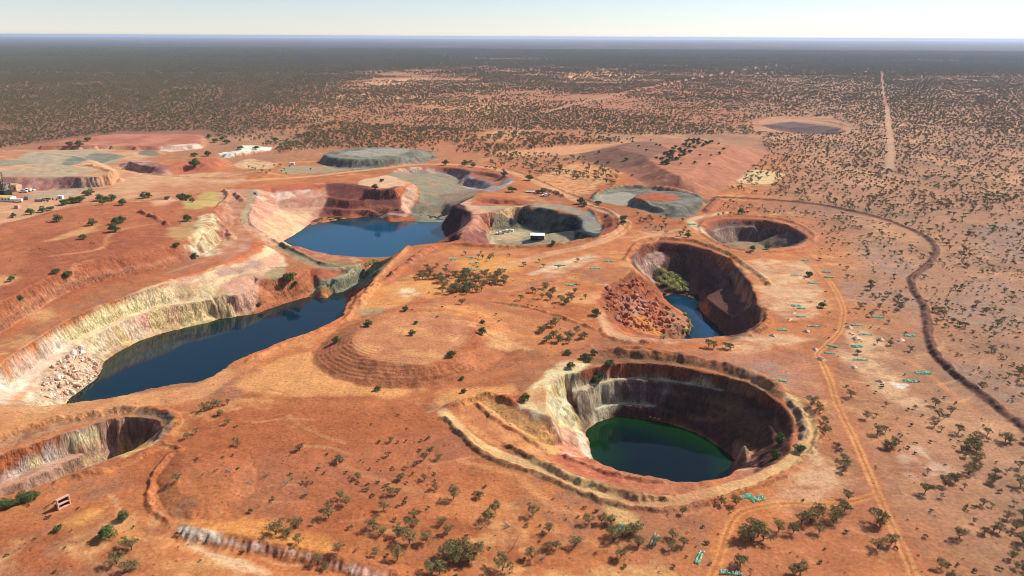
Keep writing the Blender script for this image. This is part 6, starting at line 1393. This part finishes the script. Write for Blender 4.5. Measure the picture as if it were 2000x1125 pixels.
for k, (px_, py_, s, t_) in enumerate(((1542, 625, 1.0, 'below the sample bag rows'), (1508, 656, 1.1, 'by the near rim of the rock slide pit'), (1592, 683, 1.1, 'just inside the wheel track bend'), (1604, 702, 1.2, 'at the corner of the wheel track bend'), (1720, 664, 1.2, 'under a dark tree beside the bag rows'), (1672, 662, 1.4, 'on a white scraped pad'), (1759, 665, 1.3, 'at the far edge of the drill pads'), (1668, 718, 1.1, 'below the lowest bag row'), (1575, 648, 1.2, 'beside a brushwood heap'), (1550, 612, 0.9, 'above the pale pad'), (1658, 640, 1.1, 'beside the highest bend of the wheel track'), (1718, 745, 1.0, 'on the bare flat right of the track'))):
    h = hit([(px_, py_)])[0]
    tag(obj('spoil_mound', SPM[k % 4], None, h, random.random() * 6, s), 'small pale drill spoil mound ' + t_.replace('right of', 'past'), 'spoil mound', 'drill spoil mounds')

# ------------------------------------------------------------------ buildings, vehicles and plant
M_WHITE = simple('white_sheet', (232, 230, 224), 0.5, 0.08, 0.6, 0.4); M_DARK = simple('dark_inside', (44, 42, 40), 0.8, 0.2); M_STEEL = simple('weathered_steel', (116, 96, 82), 0.7, 0.3, 1.5, 0.3); M_YEL = simple('yellow_sheet', (214, 190, 92), 0.6, 0.2, 0.8, 0.3)
M_TYRE = simple('tyre_rubber', (34, 33, 32), 0.9, 0.2); M_GLASS = simple('dark_glass', (38, 48, 56), 0.15, 0.1, 1.0, 0.6); M_PINK = simple('faded_pink_concrete', (212, 160, 140), 0.9, 0.15, 1.5, 0.1); M_TAN = simple('tan_sheet', (196, 164, 124), 0.7, 0.2, 0.8); M_GREY = simple('grey_plant_paint', (132, 130, 128), 0.6, 0.2, 1.0)
def bx(V, Fc, x0, x1, y0, y1, z0, z1):
    o = len(V); V += [(x, y, z) for z in (z0, z1) for y in (y0, y1) for x in (x0, x1)]
    Fc += [(o + a, o + b, o + c, o + d) for a, b, c, d in ((0, 2, 3, 1), (4, 5, 7, 6), (0, 1, 5, 4), (2, 6, 7, 3), (0, 4, 6, 2), (1, 3, 7, 5))]
def cyl(V, Fc, a, b, r, k=14): 
    tube(V, Fc, a, b, r, r, k); n = len(V); Fc.append(tuple(reversed(range(n - 2 * k, n - k))))
def part(name, parent, material, *shapes):
    V, Fc = [], []
    for s in shapes:
        if s[0] == 'b': bx(V, Fc, *s[1:])
        elif s[0] == 'c': cyl(V, Fc, *s[1:])
        elif s[0] == 't': tube(V, Fc, *s[1:])
        else:
            o = len(V); V += list(s[1]); Fc += [tuple(i + o for i in f) for f in s[2]]
    return obj(name, build(name, V, Fc, material), parent)
def thing(name, px_, py_, rz, label, cat, group=None, s=1.0):
    h = hit([(px_, py_)])[0]
    o = bpy.data.objects.new(name, None); o.location = h; o.rotation_euler = (0, 0, math.radians(rz)); o.scale = (s,) * 3; o.empty_display_size = 0.5
    col.objects.link(o); return tag(o, label, cat, group)
# open-fronted shed on the pit floor
t = thing('open_shed', 1050, 467, -4, 'white-roofed open shed on the floor of the filled pit', 'shed')
part('roof', t, M_WHITE, ('v', [(-4.9, -2.8, 3.0), (4.9, -2.8, 3.0), (4.9, 2.8, 3.5), (-4.9, 2.8, 3.5), (-4.9, -2.8, 3.15), (4.9, -2.8, 3.15), (4.9, 2.8, 3.65), (-4.9, 2.8, 3.65)], [(0, 1, 5, 4), (1, 2, 6, 5), (2, 3, 7, 6), (3, 0, 4, 7), (4, 5, 6, 7), (3, 2, 1, 0)]))
part('wall', t, M_GREY, ('b', -4.7, 4.7, 2.45, 2.6, -0.3, 3.4)); part('wall', t, M_WHITE, ('b', 4.6, 4.75, -2.5, 2.44, -0.3, 3.0)); part('wall', t, M_GREY, ('b', -4.75, -4.6, -2.5, 2.44, -0.3, 3.0))
for x_ in (-2.3, 0, 2.3): part('post', t, M_STEEL, ('b', x_ - 0.1, x_ + 0.1, -2.5, -2.3, -0.3, 3.0))
part('floor_slab', t, M_DARK, ('b', -4.59, 4.59, -2.2, 2.44, -0.3, 0.12))
def ute(px_, py_, rz, label, s=1.0, tray=True):
    t = thing('pickup_truck', px_, py_, rz, label, 'pickup', None, s)
    part('body', t, M_WHITE, ('b', -2.5, 2.5, -0.9, 0.9, 0.45, 1.0), ('b', 1.2, 2.5, -0.85, 0.85, 1.0, 1.2))
    c = part('cabin', t, M_WHITE, ('v', [(-0.9, -0.85, 1.0), (1.5, -0.85, 1.0), (1.5, 0.85, 1.0), (-0.9, 0.85, 1.0), (-0.8, -0.75, 1.75), (0.7, -0.75, 1.75), (0.7, 0.75, 1.75), (-0.8, 0.75, 1.75)], [(0, 1, 5, 4), (1, 2, 6, 5), (2, 3, 7, 6), (3, 0, 4, 7), (4, 5, 6, 7)]))
    part('window', c, M_GLASS, ('v', [(-0.7, -0.86, 1.12), (1.1, -0.86, 1.12), (0.6, -0.78, 1.65), (-0.7, -0.78, 1.65)], [(0, 1, 2, 3)])); part('window', c, M_GLASS, ('v', [(1.47, -0.75, 1.06), (1.47, 0.75, 1.06), (0.77, 0.66, 1.7), (0.77, -0.66, 1.7)], [(0, 1, 2, 3)]))
    if tray: part('tray', t, M_GREY, ('b', -2.55, -0.95, -0.95, -0.85, 1.0, 1.4), ('b', -2.55, -0.95, 0.85, 0.95, 1.0, 1.4), ('b', -2.55, -2.45, -0.84, 0.84, 1.0, 1.4))
    for x_ in (-1.6, 1.6):
        for y_ in (-0.85, 0.85): part('wheel', t, M_TYRE, ('c', (x_, y_ - 0.13, 0.36), (x_, y_ + 0.13, 0.36), 0.38))
ute(977, 457, 200, 'white pickup parked on pale ground at the back of the filled pit', 1.15); ute(990, 453, 160, 'white pickup beside the small white tanks in the filled pit', 1.0); ute(1066, 383, 190, 'white pickup parked by the dark bush beside the haul road', 1.3)
for k, (px_, py_) in enumerate(((997, 452), (1001, 452.5))):
    t = thing('water_tank', px_, py_, 0, ('round white tank nearer the pickup in the filled pit', 'round white tank on the far side of the pickup in the filled pit')[k], 'tank'); part('barrel', t, M_WHITE, ('c', (0, 0, -0.2), (0, 0, 1.7), 1.0)); part('lid', t, M_WHITE, ('c', (0, 0, 1.7), (0, 0, 1.95), 0.35))
t = thing('flat_trailer', 1037, 376, 0, 'pale flat trailer on the red ground beyond the filled pit', 'trailer'); part('deck', t, M_WHITE, ('b', -4, 4, -1.2, 1.2, 0.9, 1.15)); part('wheel', t, M_TYRE, ('c', (-2.5, -1.2, 0.45), (-2.5, 1.2, 0.45), 0.45)); part('wheel', t, M_TYRE, ('c', (-1.4, -1.2, 0.45), (-1.4, 1.2, 0.45), 0.45)); part('stand', t, M_STEEL, ('b', 3, 3.2, -0.8, 0.8, 0, 0.9))
# processing plant at the picture edge
t = thing('processing_plant', 5, 383, 0, 'dark rusty multi-storey steel processing plant at the picture edge', 'plant')
for x_ in (-10, -5, 0, 5):
    for y_ in (-4, 4): part('post', t, M_STEEL, ('b', x_ - 0.3, x_ + 0.3, y_ - 0.3, y_ + 0.3, -1, 18 if x_ < 4 else 11))
for z_, x1_ in ((5, 6), (10, 6), (15, 1)): part('platform', t, M_STEEL, ('b', -11, x1_, -5, 5, z_, z_ + 0.35))
part('hopper', t, M_YEL, ('v', [(-4, -3, 15.4), (1, -3, 15.4), (1, 3, 15.4), (-4, 3, 15.4), (-2, -1, 11), (-1, -1, 11), (-1, 1, 11), (-2, 1, 11)], [(0, 1, 5, 4), (1, 2, 6, 5), (2, 3, 7, 6), (3, 0, 4, 7), (4, 5, 6, 7), (3, 2, 1, 0)]))
part('cladding', t, M_TAN, ('b', -9, -5.4, -4.8, 4, 5.4, 14.9)); part('cladding', t, M_DARK, ('b', 0.5, 5.5, -4.2, 3.5, 0, 4.9)); part('cladding', t, M_YEL, ('b', -4.6, -0.5, -4.4, 3.6, 5.4, 8.6))
part('tank', t, M_GREY, ('c', (3, 0, 5.4), (3, 0, 9.4), 2.4)); part('pipe', t, M_STEEL, ('t', (-2, -4.6, 1), (5, -4.6, 13), 0.4, 0.4, 8))
part('conveyor', t, M_STEEL, ('v', [(-28, -1, 1), (-28, 1, 1), (-9, 1, 17.5), (-9, -1, 17.5), (-28, -1, 2.2), (-28, 1, 2.2), (-9, 1, 18.8), (-9, -1, 18.8)], [(0, 1, 2, 3), (4, 7, 6, 5), (0, 3, 7, 4), (1, 5, 6, 2), (0, 4, 5, 1), (3, 2, 6, 7)]))
def gable(name, px_, py_, rz, L_, W_, H_, rm, wm, label, cat, s=1.0, doors=0):
    t = thing(name, px_, py_, rz, label, cat, None, s); a, b = L_ / 2, W_ / 2
    part('wall', t, wm, ('v', [(-a, -b, -0.5), (a, -b, -0.5), (a, b, -0.5), (-a, b, -0.5), (-a, -b, H_), (a, -b, H_), (a, b, H_), (-a, b, H_), (-a, 0, H_ + b * 0.35), (a, 0, H_ + b * 0.35)], [(0, 1, 5, 4), (1, 2, 6, 9, 5), (2, 3, 7, 6), (3, 0, 4, 8, 7)]))
    e, g = 0.3, 0.12
    part('roof', t, rm, ('v', [(-a - e, -b - e, H_), (a + e, -b - e, H_), (a + e, 0, H_ + b * 0.35 + g), (-a - e, 0, H_ + b * 0.35 + g), (a + e, b + e, H_), (-a - e, b + e, H_)], [(0, 1, 2, 3), (3, 2, 4, 5)]))
    for k in range(doors): x_ = -a + (k + 0.5) * L_ / doors; part('window', t, M_DARK, ('b', x_ - 0.5, x_ + 0.5, -b - 0.06, -b + 0.02, 1.0, 2.1))
gable('long_shed', 8, 391, -6, 16, 6, 2.8, M_YEL, M_WHITE, 'long low shed with yellow roof below the processing plant', 'shed', 1, 6)
gable('tin_shed', 31, 371, -10, 7, 6, 4.5, M_TAN, M_TAN, 'tan steel shed at the foot of the rock face beside the plant', 'shed', 1, 2)
def htank(px_, py_, rz, label, L_=7.0):
    t = thing('storage_tank', px_, py_, rz, label, 'tank'); part('barrel', t, M_WHITE, ('c', (-L_ / 2, 0, 1.6), (L_ / 2, 0, 1.6), 1.1))
    for x_ in (-L_ / 3, L_ / 3): part('cradle', t, M_STEEL, ('b', x_ - 0.2, x_ + 0.2, -0.9, 0.9, -0.2, 0.9))
htank(21, 390, -4, 'short white horizontal tank nearest the yellow-roofed shed'); htank(33, 394.5, -4, 'long white horizontal tank in the plant yard', 9.0)
ute(46, 376, 10, 'white pickup at the near end of the row by the rock face', 1.2, False); ute(53, 374, 5, 'white pickup in the middle of the row by the rock face', 1.3, False); ute(61, 373, 0, 'white pickup at the outer end of the row by the rock face', 1.2, False)
def container(px_, py_, rz, label, m_, L_=4.0):
    t = thing('container', px_, py_, rz, label, 'container'); part('box', t, m_, ('b', -L_ / 2, L_ / 2, -1.2, 1.2, 0, 2.5)); part('door', t, M_GREY, ('b', -0.5, 0.5, -1.26, -1.19, 0.2, 2.2)); part('skid', t, M_STEEL, ('b', -L_ / 2 - 0.2, L_ / 2 + 0.2, -1.0, -0.7, -0.3, 0.02), ('b', -L_ / 2 - 0.2, L_ / 2 + 0.2, 0.7, 1.0, -0.3, 0.02))
container(119, 388, 0, 'white box cabin beside a dry bush in the plant yard', M_WHITE); container(53, 389.5, 0, 'dark grey box cabin in the plant yard', M_GREY, 3.2); container(34, 407, 0, 'small pinkish cabin on the flat below the plant yard', M_PINK, 3.0); container(571, 322, 5, 'small white cabin by the grey stockpile', M_WHITE, 5.0); container(500, 381, 80, 'small dark machine at the top of the causeway road', M_GREY, 3.0)
def junk(px_, py_, label, m_, seed):
    rng = np.random.default_rng(seed); t = thing('scrap_heap', px_, py_, 0, label, 'scrap heap')
    for k in range(7):
        x_, y_, a_ = rng.normal() * 3, rng.normal() * 1.2, 0.5 + rng.random(); part(('beam', 'drum')[k % 2], t, (m_, M_STEEL)[k % 2], ('b', x_ - a_ * 1.6, x_ + a_ * 1.6, y_ - 0.4, y_ + 0.4, -0.2, a_) if k % 2 == 0 else ('c', (x_, y_, -0.2), (x_, y_, a_ + 0.6), 0.55))
junk(80, 393, 'heap of greenish scrap machinery in the plant yard', M_GREY, 4); junk(98, 391, 'heap of rusty scrap beams beside the greenish scrap', M_STEEL, 5)
# derelict frame in the foreground
t = thing('derelict_frame', 126, 990, 58, 'derelict pale pink double frame standing alone on red earth', 'frame')
for x_ in (-1.5, 1.5): part('upright', t, M_PINK, ('b', x_ - 0.16, x_ + 0.16, -0.35, 0.35, -0.3, 2.9))
for z_ in (0.15, 1.45, 2.9): part('beam', t, M_PINK, ('b', -1.66, 1.66, -0.37, 0.37, z_ - 0.14, z_ + 0.14))
part('back_panel', t, M_DARK, ('b', -1.34, 1.34, 0.25, 0.33, 0.29, 1.31)); part('back_panel', t, M_DARK, ('b', -1.34, 1.34, 0.25, 0.33, 1.59, 2.76))
# a pale raft of rock below the near bank of the long lake


# ------------------------------------------------------------------ the air
def haze_box():
    x, y0, y1, z0, z1 = 75000, -400, 65000, -60, 128
    V = [(sx * x, yy, zz) for zz in (z0, z1) for yy in (y0, y1) for sx in (-1, 1)]
    Fc = [(0, 2, 3, 1), (4, 5, 7, 6), (0, 1, 5, 4), (2, 6, 7, 3), (0, 4, 6, 2), (1, 3, 7, 5)]
    me = bpy.data.meshes.new('haze'); me.from_pydata(V, [], Fc)
    m = bpy.data.materials.new('haze'); m.use_nodes = True
    t = m.node_tree; t.nodes.clear()
    out = t.nodes.new('ShaderNodeOutputMaterial'); v = t.nodes.new('ShaderNodeVolumePrincipled')
    v.inputs['Color'].default_value = (0.70, 0.80, 1.0, 1)
    v.inputs['Density'].default_value = 0.00005
    v.inputs['Anisotropy'].default_value = 0.2
    t.links.new(v.outputs[0], out.inputs['Volume'])
    me.materials.append(m)
    o = bpy.data.objects.new('haze', me); col.objects.link(o)
    tag(o, 'thin blue haze over the plain', None, None, 'stuff')
haze_box()
